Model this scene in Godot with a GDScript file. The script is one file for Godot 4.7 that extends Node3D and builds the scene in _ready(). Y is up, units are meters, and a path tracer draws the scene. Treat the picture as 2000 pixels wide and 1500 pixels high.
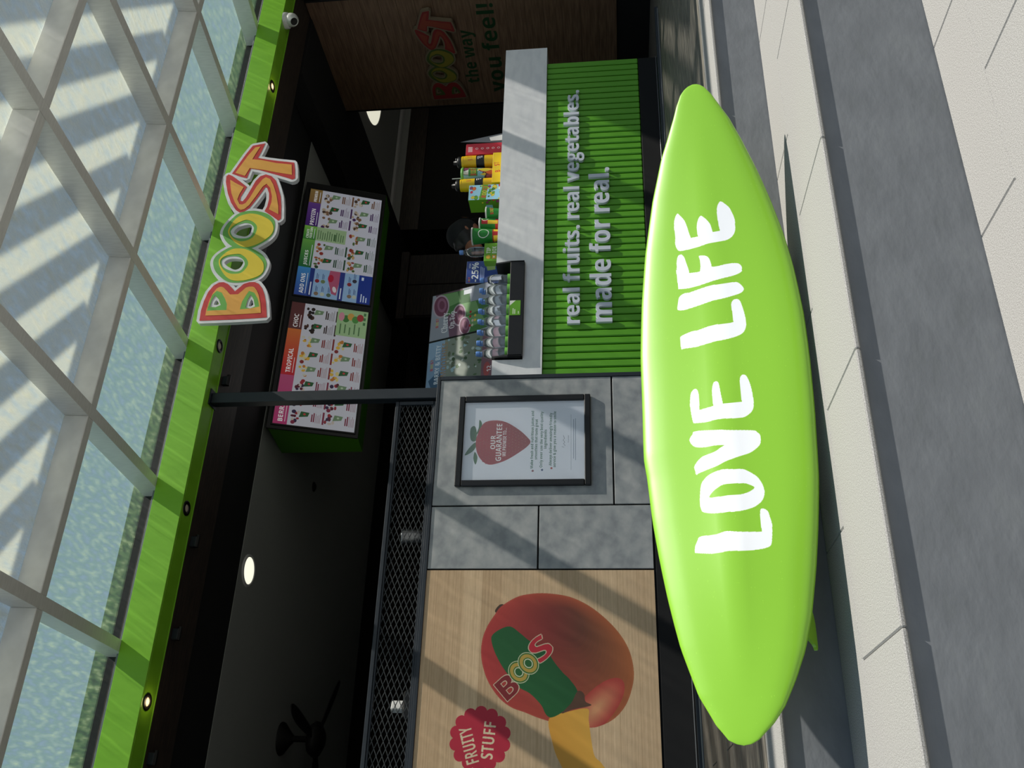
extends Node3D
# A juice bar behind a lime beam and a glass canopy, concrete steps and a lime surfboard in front. Metres, y up, floor of the bar at y = 0, front of the counter at z = 0.

var M := {}
var taken := {}
var FB: SystemFont
var FR: SystemFont
var FS: SystemFont

func _ready():
	# ---- camera: turned on its side as the photograph is (up in the world is left in the picture)
	var cam := Camera3D.new()
	cam.name = "camera"
	cam.fov = rad_to_deg(2.0 * atan(750.0 / 1790.0))
	var right := Vector3(0.88772, -0.02363, 0.45978)
	var down := Vector3(0.02988, -0.99362, -0.10877)
	var ahead := Vector3(0.45942, 0.1103, -0.88135)
	cam.transform = Transform3D(Basis(down, right, -ahead).orthonormalized(), Vector3(0, 0.355, 4.6))
	cam.near = 0.05
	cam.far = 200.0
	add_child(cam)
	cam.current = true
	# ---- sky, sun, exposure
	var env := Environment.new()
	var sm := ProceduralSkyMaterial.new()
	sm.sky_top_color = Color(0.60, 0.70, 0.81)
	sm.sky_horizon_color = Color(0.82, 0.85, 0.87)
	sm.ground_bottom_color = Color(0.50, 0.48, 0.45)
	sm.ground_horizon_color = Color(0.62, 0.62, 0.60)
	sm.sky_energy_multiplier = 0.88
	sm.ground_energy_multiplier = 0.4
	sm.sun_angle_max = 2.0
	var sky := Sky.new()
	sky.sky_material = sm
	env.background_mode = Environment.BG_SKY
	env.sky = sky
	env.tonemap_mode = Environment.TONE_MAPPER_LINEAR
	env.tonemap_exposure = 1.0
	env.sdfgi_enabled = true
	env.ssao_enabled = true
	env.ssil_enabled = true
	var we := WorldEnvironment.new()
	we.name = "environment"
	we.environment = env
	add_child(we)
	var sun := DirectionalLight3D.new()
	sun.name = "sun"
	sun.light_color = Color(1.0, 0.978, 0.94)
	sun.light_energy = 1.98
	sun.light_angular_distance = 0.6
	sun.shadow_enabled = true
	sun.basis = Basis.looking_at(Vector3(-0.62, -1.0, -0.28).normalized())
	add_child(sun)
	fonts()
	materials()
	ground_and_steps()
	room()
	beam()
	canopy()
	front_wall()
	counter()
	guard()
	sign_letters()
	menu()
	surfboard()
	counter_things()
	water_tray()
	interior()
	staff()

# ------------------------------------------------------------------ naming
func numbered(n: String) -> String:
	if not taken.has(n):
		taken[n] = 0
		return n
	taken[n] += 1
	return "%s_%03d" % [n, taken[n]]

func tag(o: Node, label: String, category := "", group := "", kind := ""):
	if label: o.set_meta("label", label)
	if category: o.set_meta("category", category)
	if group: o.set_meta("group", group)
	if kind: o.set_meta("kind", kind)

func thing(called: String, label: String, category: String, at := Vector3.ZERO, group := "", turn := 0.0) -> Node3D:
	var o := Node3D.new()
	o.name = numbered(called)
	add_child(o)
	o.position = at
	o.rotation.y = turn
	tag(o, label, category, group)
	return o

func struct(called: String, label := "") -> Node3D:
	var o := Node3D.new()
	o.name = numbered(called)
	add_child(o)
	o.set_meta("kind", "structure")
	if label: o.set_meta("label", label)
	return o

func part(called: String, mesh: Mesh, mat: Material, parent: Node, xf := Transform3D.IDENTITY) -> MeshInstance3D:
	var o := MeshInstance3D.new()
	o.name = called
	o.mesh = mesh
	o.material_override = mat
	o.transform = xf
	parent.add_child(o, true)
	return o

# ------------------------------------------------------------------ meshes
func begin(smooth := false) -> SurfaceTool:
	var st := SurfaceTool.new()
	st.begin(Mesh.PRIMITIVE_TRIANGLES)
	st.set_smooth_group(0 if smooth else -1)
	return st

func done(st: SurfaceTool) -> ArrayMesh:
	st.generate_normals()
	return st.commit()

func face(st: SurfaceTool, p: Array, out: Vector3, uv := []):
	# a convex polygon, turned so that its front looks along out
	var n: Vector3 = (p[1] - p[0]).cross(p[2] - p[0])
	var flip := n.dot(out) > 0.0
	for i in range(1, p.size() - 1):
		var t := [0, i + 1, i] if flip else [0, i, i + 1]
		for k in t:
			if uv.size(): st.set_uv(uv[k])
			st.add_vertex(p[k])

func add_box(st: SurfaceTool, lo: Vector3, hi: Vector3, ch := 0.0, xf := Transform3D.IDENTITY):
	var c := (lo + hi) * 0.5
	var h := (hi - lo) * 0.5
	ch = minf(ch, minf(h.x, minf(h.y, h.z)) * 0.9)
	var v := func(s: Vector3, axis: int) -> Vector3:
		var e := h
		for k in 3:
			if k != axis: e[k] -= ch
		return xf * (c + s * e)
	for axis in 3:
		var a := (axis + 1) % 3
		var b := (axis + 2) % 3
		for sg in [-1.0, 1.0]:
			var pts := []
			for q in [[-1, -1], [1, -1], [1, 1], [-1, 1]]:
				var s := Vector3.ZERO
				s[axis] = sg; s[a] = q[0]; s[b] = q[1]
				pts.append(v.call(s, axis))
			var o := Vector3.ZERO
			o[axis] = sg
			face(st, pts, xf.basis * o)
	if ch <= 0.0: return
	for axis in 3:
		var a := (axis + 1) % 3
		var b := (axis + 2) % 3
		for sa in [-1.0, 1.0]:
			for sb in [-1.0, 1.0]:
				var s0 := Vector3.ZERO
				s0[a] = sa; s0[b] = sb; s0[axis] = -1.0
				var s1 := s0
				s1[axis] = 1.0
				var o := Vector3.ZERO
				o[a] = sa; o[b] = sb
				face(st, [v.call(s0, a), v.call(s1, a), v.call(s1, b), v.call(s0, b)], xf.basis * o)
	for sx in [-1.0, 1.0]:
		for sy in [-1.0, 1.0]:
			for sz in [-1.0, 1.0]:
				var s := Vector3(sx, sy, sz)
				face(st, [v.call(s, 0), v.call(s, 1), v.call(s, 2)], xf.basis * s)

func box(lo: Vector3, hi: Vector3, ch := 0.0, xf := Transform3D.IDENTITY) -> ArrayMesh:
	var st := begin()
	add_box(st, lo, hi, ch, xf)
	return done(st)

func add_lathe(st: SurfaceTool, prof: Array, seg := 24, xf := Transform3D.IDENTITY):
	# profile of (radius, height) from the bottom up
	for i in prof.size() - 1:
		var p: Vector2 = prof[i]
		var q: Vector2 = prof[i + 1]
		for k in seg:
			var a := TAU * k / seg
			var b := TAU * (k + 1) / seg
			var da := Vector3(cos(a), 0, sin(a))
			var db := Vector3(cos(b), 0, sin(b))
			var d := q - p
			var m := (da + db).normalized()
			var out := m * d.y - Vector3.UP * d.x
			var A := da * p.x + Vector3.UP * p.y
			var B := db * p.x + Vector3.UP * p.y
			var C := db * q.x + Vector3.UP * q.y
			var D := da * q.x + Vector3.UP * q.y
			if p.x < 1e-6:
				face(st, [xf * A, xf * C, xf * D], xf.basis * out)
			elif q.x < 1e-6:
				face(st, [xf * A, xf * B, xf * C], xf.basis * out)
			else:
				face(st, [xf * A, xf * B, xf * C, xf * D], xf.basis * out)

func lathe(prof: Array, seg := 24, smooth := true, xf := Transform3D.IDENTITY) -> ArrayMesh:
	var st := begin(smooth)
	add_lathe(st, prof, seg, xf)
	return done(st)

func add_tube(st: SurfaceTool, pts: Array, r: float, seg := 8):
	for i in pts.size() - 1:
		var a: Vector3 = pts[i]
		var b: Vector3 = pts[i + 1]
		var d := (b - a).normalized()
		var x := d.cross(Vector3.UP if absf(d.y) < 0.9 else Vector3.RIGHT).normalized()
		var y := x.cross(d)
		for k in seg:
			var p := x * cos(TAU * k / seg) + y * sin(TAU * k / seg)
			var q := x * cos(TAU * (k + 1) / seg) + y * sin(TAU * (k + 1) / seg)
			face(st, [a + p * r, a + q * r, b + q * r, b + p * r], p + q)
	for e in [[pts[0], pts[1]], [pts[-1], pts[-2]]]:
		var o: Vector3 = (e[0] - e[1]).normalized()
		var x := o.cross(Vector3.UP if absf(o.y) < 0.9 else Vector3.RIGHT).normalized()
		var y := x.cross(o)
		var ring := []
		for k in seg: ring.append(e[0] + (x * cos(TAU * k / seg) + y * sin(TAU * k / seg)) * r)
		face(st, ring, o)

func flat_area(p: PackedVector2Array) -> float:
	var s := 0.0
	for i in p.size():
		var q := p[(i + 1) % p.size()]
		s += p[i].x * q.y - q.x * p[i].y
	return s * 0.5

func add_prism(st: SurfaceTool, outline: PackedVector2Array, z0: float, z1: float, holes := [], xf := Transform3D.IDENTITY):
	# an outline in x and y with holes, from z0 to z1
	var pieces: Array = [outline]
	if holes.size():
		var lo := outline[0]
		var hi := outline[0]
		for p in outline:
			lo = Vector2(minf(lo.x, p.x), minf(lo.y, p.y)); hi = Vector2(maxf(hi.x, p.x), maxf(hi.y, p.y))
		for hole in holes:
			var mid := Vector2.ZERO
			for p in hole: mid += p / float(hole.size())
			var nxt := []
			for piece in pieces:
				if Geometry2D.intersect_polygons(piece, hole).is_empty():
					nxt.append(piece)
					continue
				for side in [[lo.x - 1.0, mid.x], [mid.x, hi.x + 1.0]]:
					var half := PackedVector2Array([Vector2(side[0], lo.y - 1), Vector2(side[1], lo.y - 1), Vector2(side[1], hi.y + 1), Vector2(side[0], hi.y + 1)])
					for cut in Geometry2D.intersect_polygons(piece, half):
						for r in Geometry2D.clip_polygons(cut, hole): nxt.append(r)
			pieces = nxt
	for piece in pieces:
		var tri := Geometry2D.triangulate_polygon(piece)
		for i in range(0, tri.size(), 3):
			var a: Vector2 = piece[tri[i]]
			var b: Vector2 = piece[tri[i + 1]]
			var c: Vector2 = piece[tri[i + 2]]
			face(st, [xf * Vector3(a.x, a.y, z1), xf * Vector3(b.x, b.y, z1), xf * Vector3(c.x, c.y, z1)], xf.basis * Vector3(0, 0, 1))
			face(st, [xf * Vector3(a.x, a.y, z0), xf * Vector3(b.x, b.y, z0), xf * Vector3(c.x, c.y, z0)], xf.basis * Vector3(0, 0, -1))
	var loops: Array = [[outline, 1.0]]
	for h in holes: loops.append([h, -1.0])
	for lp in loops:
		var p: PackedVector2Array = lp[0]
		var s: float = lp[1] * signf(flat_area(p))
		for i in p.size():
			var a := p[i]
			var b := p[(i + 1) % p.size()]
			if a.distance_to(b) < 1e-6: continue
			var o := Vector3(b.y - a.y, a.x - b.x, 0) * s
			face(st, [xf * Vector3(a.x, a.y, z0), xf * Vector3(b.x, b.y, z0), xf * Vector3(b.x, b.y, z1), xf * Vector3(a.x, a.y, z1)], xf.basis * o)

func prism(outline: PackedVector2Array, z0: float, z1: float, holes := [], xf := Transform3D.IDENTITY) -> ArrayMesh:
	var st := begin()
	add_prism(st, outline, z0, z1, holes, xf)
	return done(st)

func sheet(a: Vector3, b: Vector3, c: Vector3, d: Vector3, out: Vector3) -> ArrayMesh:
	# a quad from its lower left corner round, with the whole picture on it
	var st := begin()
	face(st, [a, b, c, d], out, [Vector2(0, 1), Vector2(1, 1), Vector2(1, 0), Vector2(0, 0)])
	return done(st)

func pts(list: Array, k := 0.001) -> PackedVector2Array:
	var p := PackedVector2Array()
	for i in range(0, list.size(), 2): p.append(Vector2(list[i], list[i + 1]) * k)
	return p

func rounded(p: PackedVector2Array, n := 3) -> PackedVector2Array:
	# a closed smooth curve through the points; a doubled point stays a corner
	var r := PackedVector2Array()
	var m := p.size()
	for i in m:
		var a := p[(i + m - 1) % m]
		var b := p[i]
		var c := p[(i + 1) % m]
		var d := p[(i + 2) % m]
		if b.distance_to(c) < 1e-7: continue
		if a.distance_to(b) < 1e-7: a = b
		if c.distance_to(d) < 1e-7: d = c
		for k in n: r.append(b.cubic_interpolate(c, a, d, float(k) / n))
	return r

func grown(p: PackedVector2Array, by: float) -> PackedVector2Array:
	var r := Geometry2D.offset_polygon(p, by, Geometry2D.JOIN_ROUND)
	var best := PackedVector2Array()
	for q in r:
		if absf(flat_area(q)) > absf(flat_area(best)): best = q
	return best

# ------------------------------------------------------------------ lettering
func fonts():
	FB = SystemFont.new(); FB.font_names = PackedStringArray(["Droid Sans"]); FB.font_weight = 700
	FR = SystemFont.new(); FR.font_names = PackedStringArray(["Droid Sans"])
	FS = SystemFont.new(); FS.font_names = PackedStringArray(["Droid Serif"]); FS.font_weight = 700

func text_mesh(s: String, depth: float, font: Font) -> TextMesh:
	var t := TextMesh.new()
	t.text = s
	t.font = font
	t.font_size = 48
	t.pixel_size = 0.01
	t.depth = depth
	t.curve_step = 1.0
	t.horizontal_alignment = HORIZONTAL_ALIGNMENT_LEFT
	return t

func raised_letters(s: String, a: Vector3, width: float, height: float, depth: float, mat: Material, parent: Node, called := "letter", turn := Basis.IDENTITY, font: Font = null):
	# each letter a part; the line starts at a (baseline of its first letter) and is width long; height is that of a tall letter
	if font == null: font = FB
	var whole := text_mesh(s, 0.1, font).get_aabb()
	var tall := text_mesh("l", 0.1, font).get_aabb()
	var kx := width / whole.size.x
	var ky := height / tall.size.y
	for i in s.length():
		if s[i] == " ": continue
		var t := text_mesh(s[i], 0.1, font)
		var me := t.get_aabb()
		var x := text_mesh(s.substr(0, i + 1), 0.1, font).get_aabb().end.x - me.size.x - whole.position.x
		var xf := Transform3D(turn * Basis.from_scale(Vector3(kx, ky, depth / 0.1)), a + turn * Vector3((x - me.position.x) * kx, -tall.position.y * ky, -me.position.z * depth / 0.1))
		part(called, t, mat, parent, xf)

func line_of_text(s: String, a: Vector3, width: float, height: float, mat: Material, parent: Node, turn := Basis.IDENTITY, font: Font = null, depth := 0.001, called := "lettering"):
	if font == null: font = FB
	var t := text_mesh(s, 0.1, font)
	var me := t.get_aabb()
	var ky := height / me.size.y
	var kx := width / me.size.x if width > 0.0 else ky
	var xf := Transform3D(turn * Basis.from_scale(Vector3(kx, ky, depth / 0.1)), a + turn * Vector3(-me.position.x * kx, -me.position.y * ky, -me.position.z * depth / 0.1))
	part(called, t, mat, parent, xf)

# ------------------------------------------------------------------ printed pictures
class Print:
	var img: Image
	var w: int
	var h: int
	func _init(width: int, height: int, back: Color):
		w = width; h = height
		img = Image.create(w, h, false, Image.FORMAT_RGB8)
		img.fill(back)
	func rect(x: float, y: float, rw: float, rh: float, c: Color):
		img.fill_rect(Rect2i(roundi(x), roundi(y), maxi(1, roundi(rw)), maxi(1, roundi(rh))), c)
	func shape(loops: Array, c: Color, c2 = null, along := Vector2(0, 1)):
		# filled by the even-odd rule; with c2 the colour runs from c to c2 across the shape (straight down, or in steps along x)
		var y0 := 1e9
		var y1 := -1e9
		var x0 := 1e9
		var x1 := -1e9
		for p in loops:
			for q in p:
				y0 = minf(y0, q.y); y1 = maxf(y1, q.y); x0 = minf(x0, q.x); x1 = maxf(x1, q.x)
		for y in range(maxi(0, floori(y0)), mini(h, ceili(y1))):
			var xs := []
			var yc := y + 0.5
			for p in loops:
				var n: int = p.size()
				for i in n:
					var a: Vector2 = p[i]
					var b: Vector2 = p[(i + 1) % n]
					if (a.y <= yc) != (b.y <= yc): xs.append(a.x + (yc - a.y) / (b.y - a.y) * (b.x - a.x))
			xs.sort()
			for i in range(0, xs.size() - 1, 2):
				var l := maxi(0, roundi(xs[i]))
				var r := mini(w, roundi(xs[i + 1]))
				if r <= l: continue
				if c2 == null:
					img.fill_rect(Rect2i(l, y, r - l, 1), c)
				else:
					var x := l
					while x < r:
						var e := mini(r, x + (4 if absf(along.x) > 0.01 else 4096))
						var t := clampf(((x - x0) / maxf(1.0, x1 - x0)) * along.x + ((y - y0) / maxf(1.0, y1 - y0)) * along.y, 0, 1)
						img.fill_rect(Rect2i(x, y, e - x, 1), c.lerp(c2, t))
						x = e
	func oval(x: float, y: float, rx: float, ry: float, c: Color, turn := 0.0, hole := 0.0):
		var a := PackedVector2Array()
		var b := PackedVector2Array()
		for k in 40:
			var d := Vector2(cos(TAU * k / 40) * rx, sin(TAU * k / 40) * ry).rotated(turn)
			a.append(Vector2(x, y) + d)
			b.append(Vector2(x, y) + d * hole)
		shape([a, b] if hole > 0.0 else [a], c)
	func write(tris: PackedVector2Array, c: Color):
		for i in range(0, tris.size() - 2, 3): shape([PackedVector2Array([tris[i], tris[i + 1], tris[i + 2]])], c)
	func texture() -> ImageTexture:
		return ImageTexture.create_from_image(img)

func glyphs(s: String, x: float, y: float, hgt: float, wid := 0.0, turn := 0.0, font: Font = null) -> PackedVector2Array:
	# the triangles of a line of print, its lower left at (x, y) of the picture, hgt high
	var t := text_mesh(s, 0.0, FB if font == null else font)
	var arr := t.get_mesh_arrays()
	var v: PackedVector3Array = arr[Mesh.ARRAY_VERTEX]
	var idx = arr[Mesh.ARRAY_INDEX]
	var lo := Vector2(1e9, 1e9)
	var hi := Vector2(-1e9, -1e9)
	for p in v:
		lo = Vector2(minf(lo.x, p.x), minf(lo.y, p.y)); hi = Vector2(maxf(hi.x, p.x), maxf(hi.y, p.y))
	var k := hgt / maxf(hi.y - lo.y, 1e-6)
	var kx := k if wid <= 0.0 else wid / maxf(hi.x - lo.x, 1e-6)
	var r := PackedVector2Array()
	var n: int = idx.size() if idx != null and idx.size() else v.size()
	for i in n:
		var p: Vector3 = v[idx[i]] if idx != null and idx.size() else v[i]
		r.append(Vector2(x, y) + Vector2((p.x - lo.x) * kx, -(p.y - lo.y) * k).rotated(turn))
	return r

# ------------------------------------------------------------------ materials
func mat(key: String, c: Color, rough := 0.6, metal := 0.0) -> StandardMaterial3D:
	var m := StandardMaterial3D.new()
	m.resource_name = key
	m.albedo_color = c
	m.roughness = rough
	m.metallic = metal
	M[key] = m
	return m

func noise(freq: float, seed_: int, octaves := 4, type := FastNoiseLite.TYPE_SIMPLEX_SMOOTH) -> FastNoiseLite:
	var f := FastNoiseLite.new()
	f.noise_type = type
	f.frequency = freq
	f.seed = seed_
	f.fractal_octaves = octaves
	return f

func cloud(freq: float, seed_: int, stops: Array, size := 512, octaves := 4) -> NoiseTexture2D:
	# a seamless noise picture; stops are [place, colour]
	var t := NoiseTexture2D.new()
	t.width = size; t.height = size
	t.seamless = true
	t.noise = noise(freq, seed_, octaves)
	var g := Gradient.new()
	var o := PackedFloat32Array()
	var c := PackedColorArray()
	for s in stops:
		o.append(s[0]); c.append(s[1])
	g.offsets = o
	g.colors = c
	t.color_ramp = g
	return t

func bumps(freq: float, seed_: int, size := 512, octaves := 4) -> NoiseTexture2D:
	var t := NoiseTexture2D.new()
	t.width = size; t.height = size
	t.seamless = true
	t.noise = noise(freq, seed_, octaves)
	return t

func tri(m: StandardMaterial3D, scale: Vector3, tex: Texture2D = null, bump: Texture2D = null, high := 0.0, world := true):
	m.uv1_triplanar = true
	m.uv1_world_triplanar = world
	m.uv1_scale = scale
	if tex: m.albedo_texture = tex
	if bump:
		m.heightmap_enabled = true
		m.heightmap_texture = bump
		m.heightmap_scale = high

func grey(v: float) -> Color:
	return Color(v, v, v)

func printed(key: String, t: Texture2D, rough := 0.5) -> StandardMaterial3D:
	var m := mat(key, Color.WHITE, rough)
	m.albedo_texture = t
	m.texture_repeat = false
	return m

func materials():
	var m := mat("concrete", Color.WHITE, 0.85)
	tri(m, Vector3.ONE * 2.6, cloud(0.11, 3, [[0.15, Color(0.44, 0.435, 0.42)], [0.35, Color(0.54, 0.535, 0.52)], [0.55, Color(0.60, 0.595, 0.58)], [0.8, Color(0.68, 0.675, 0.66)]], 1024, 6), bumps(0.2, 9), 0.012)
	m = mat("grout", Color(0.30, 0.29, 0.27), 0.9)
	m = mat("riser_paint", Color.WHITE, 0.7)
	tri(m, Vector3(0.8, 1.6, 0.8), cloud(0.012, 5, [[0.2, Color(0.405, 0.42, 0.435)], [0.8, Color(0.44, 0.455, 0.47)]], 512, 5), bumps(0.02, 21, 1024, 6), 0.06)
	m = mat("plank_tile", Color.WHITE, 0.62)
	tri(m, Vector3(0.5, 4.0, 4.5), cloud(0.02, 31, [[0.0, Color(0.20, 0.19, 0.18)], [0.4, Color(0.34, 0.33, 0.30)], [0.6, Color(0.42, 0.40, 0.36)], [1.0, Color(0.54, 0.52, 0.46)]], 512, 5))
	m = mat("dark_timber", Color.WHITE, 0.6)
	tri(m, Vector3(0.35, 6.0, 6.0), cloud(0.025, 37, [[0.0, Color(0.13, 0.11, 0.10)], [0.5, Color(0.20, 0.17, 0.15)], [1.0, Color(0.30, 0.25, 0.21)]], 512, 5))
	m = mat("shaded_oak_wall", Color.WHITE, 0.5)  # timber tone darkened to carry the deep shade of the side wall
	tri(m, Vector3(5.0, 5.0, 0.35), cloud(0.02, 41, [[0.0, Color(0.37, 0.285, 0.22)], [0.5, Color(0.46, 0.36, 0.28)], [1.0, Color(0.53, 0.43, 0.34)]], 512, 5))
	m = mat("cladding", Color.WHITE, 0.4)
	tri(m, Vector3(0.9, 1.1, 0.9), cloud(0.008, 51, [[0.15, Color(0.56, 0.575, 0.58)], [0.45, Color(0.62, 0.635, 0.635)], [0.65, Color(0.655, 0.665, 0.66)], [0.95, Color(0.71, 0.715, 0.705)]], 1024, 5))
	mat("black_metal", Color(0.13, 0.16, 0.19), 0.45)
	mat("black", Color(0.035, 0.038, 0.042), 0.4)
	mat("guard_wire", Color(0.30, 0.31, 0.31), 0.5, 0.6)
	mat("inner_floor", Color(0.36, 0.34, 0.32), 0.6)
	mat("matt_black", Color(0.035, 0.037, 0.04), 0.9)
	mat("plinth", Color(0.02, 0.025, 0.03), 0.85)
	mat("steel", Color(0.62, 0.63, 0.64), 0.28, 1.0)
	mat("dull_steel", Color(0.50, 0.51, 0.52), 0.4, 0.9)
	m = mat("lime_beam", Color.WHITE, 0.38)
	tri(m, Vector3(1.5, 0.5, 0.5), cloud(0.02, 61, [[0.0, Color(0.48, 0.73, 0.15)], [1.0, Color(0.53, 0.78, 0.20)]], 256, 3))
	mat("lime_slat", Color(0.37, 0.66, 0.12), 0.45)
	mat("lime_box", Color(0.30, 0.56, 0.08), 0.5)
	m = mat("counter_white", Color.WHITE, 0.35)
	tri(m, Vector3(0.7, 1.6, 0.7), cloud(0.015, 71, [[0.2, Color(0.90, 0.905, 0.91)], [0.7, Color(0.94, 0.945, 0.945)]], 512, 5))
	m = mat("canopy_white", Color.WHITE, 0.42, 0.15)
	tri(m, Vector3(1.2, 1.2, 9.0), cloud(0.03, 81, [[0.0, Color(0.86, 0.86, 0.85)], [1.0, Color(0.93, 0.93, 0.92)]], 256, 3))
	m = mat("dirty_glass", Color.WHITE, 0.25)
	m.transparency = BaseMaterial3D.TRANSPARENCY_ALPHA
	m.backlight_enabled = true
	m.backlight = Color(0.9, 0.93, 0.88)
	tri(m, Vector3(1.2, 1.0, 0.36), cloud(0.018, 91, [[0.05, Color(0.86, 0.89, 0.88, 0.26)], [0.3, Color(0.90, 0.91, 0.89, 0.40)], [0.5, Color(0.93, 0.92, 0.88, 0.56)], [0.58, Color(0.93, 0.92, 0.88, 0.46)], [0.75, Color(0.95, 0.93, 0.88, 0.60)], [1.0, Color(0.97, 0.95, 0.90, 0.75)]], 1024, 6))
	m = mat("mossy_glass", Color.WHITE, 0.25)
	m.transparency = BaseMaterial3D.TRANSPARENCY_ALPHA
	m.backlight_enabled = true
	m.backlight = Color(0.9, 0.93, 0.88)
	tri(m, Vector3(1.3, 1.0, 0.36), cloud(0.02, 97, [[0.1, Color(0.52, 0.66, 0.58, 0.08)], [0.35, Color(0.46, 0.60, 0.50, 0.20)], [0.5, Color(0.50, 0.64, 0.50, 0.30)], [0.62, Color(0.62, 0.73, 0.58, 0.22)], [0.75, Color(0.72, 0.80, 0.66, 0.30)], [0.95, Color(0.82, 0.87, 0.76, 0.50)]], 1024, 6))
	mat("screen_slat", Color(0.46, 0.50, 0.52), 0.7)
	mat("ceiling_grey", Color(0.62, 0.63, 0.61), 0.8)
	mat("letter_white", Color(0.86, 0.88, 0.92), 0.4)
	mat("white_plastic", Color(0.85, 0.85, 0.84), 0.4)
	mat("sign_white", Color(0.90, 0.90, 0.92), 0.35)
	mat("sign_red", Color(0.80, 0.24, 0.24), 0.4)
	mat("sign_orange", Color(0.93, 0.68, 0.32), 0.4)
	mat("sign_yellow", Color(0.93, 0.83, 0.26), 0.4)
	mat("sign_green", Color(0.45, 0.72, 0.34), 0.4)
	mat("shaded_sign_red", Color(0.52, 0.16, 0.16), 0.5)  # these five: sign colours darkened to put the side wall's shade in
	mat("shaded_sign_orange", Color(0.56, 0.25, 0.18), 0.5)
	mat("shaded_sign_yellow", Color(0.50, 0.47, 0.16), 0.5)
	mat("shaded_sign_green", Color(0.26, 0.34, 0.16), 0.5)
	mat("shaded_sign_white", Color(0.47, 0.42, 0.34), 0.5)
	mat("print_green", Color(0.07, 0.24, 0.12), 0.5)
	m = mat("clear_water", Color(0.97, 0.985, 0.99, 0.0), 0.0)
	m.refraction_enabled = true
	m.refraction_scale = 0.033
	m = mat("clear_plastic", Color(0.90, 0.95, 0.97), 0.03)
	m.transparency = BaseMaterial3D.TRANSPARENCY_ALPHA
	m.albedo_color = Color(0.80, 0.88, 0.92, 0.03)
	m = mat("glazing", Color(0.8, 0.88, 0.9, 0.05), 0.03)
	m.transparency = BaseMaterial3D.TRANSPARENCY_ALPHA
	mat("cap_blue", Color(0.42, 0.60, 0.88), 0.4)
	mat("bottle_label", Color(0.45, 0.72, 0.30), 0.5)
	mat("bottle_yellow", Color(0.93, 0.77, 0.08), 0.4)
	mat("cup_green", Color(0.14, 0.56, 0.20), 0.5)
	mat("band_yellow", Color(0.95, 0.82, 0.20), 0.5)
	mat("skin", Color(0.55, 0.36, 0.27), 0.55)
	mat("hair", Color(0.05, 0.04, 0.04), 0.5)
	mat("cap_cloth", Color(0.06, 0.08, 0.09), 0.9)
	mat("shirt", Color(0.06, 0.065, 0.07), 0.9)
	mat("fan_black", Color(0.06, 0.055, 0.05), 0.6)

# ------------------------------------------------------------------ floor, steps
func slab_row(parent: Node, x0: float, x1: float, step_: float, first: float, y0: float, y1: float, z0: float, z1: float, called: String, m: Material, gap := 0.0014):
	# slabs side by side along x with open joints
	var x := first
	while x > x0: x -= step_
	while x < x1:
		var a := maxf(x, x0)
		var b := minf(x + step_, x1)
		if b - a > 0.02: part(called, box(Vector3(a + gap * 0.5, y0, z0), Vector3(b - gap * 0.5, y1, z1), 0.003), m, parent)
		x += step_

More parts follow.
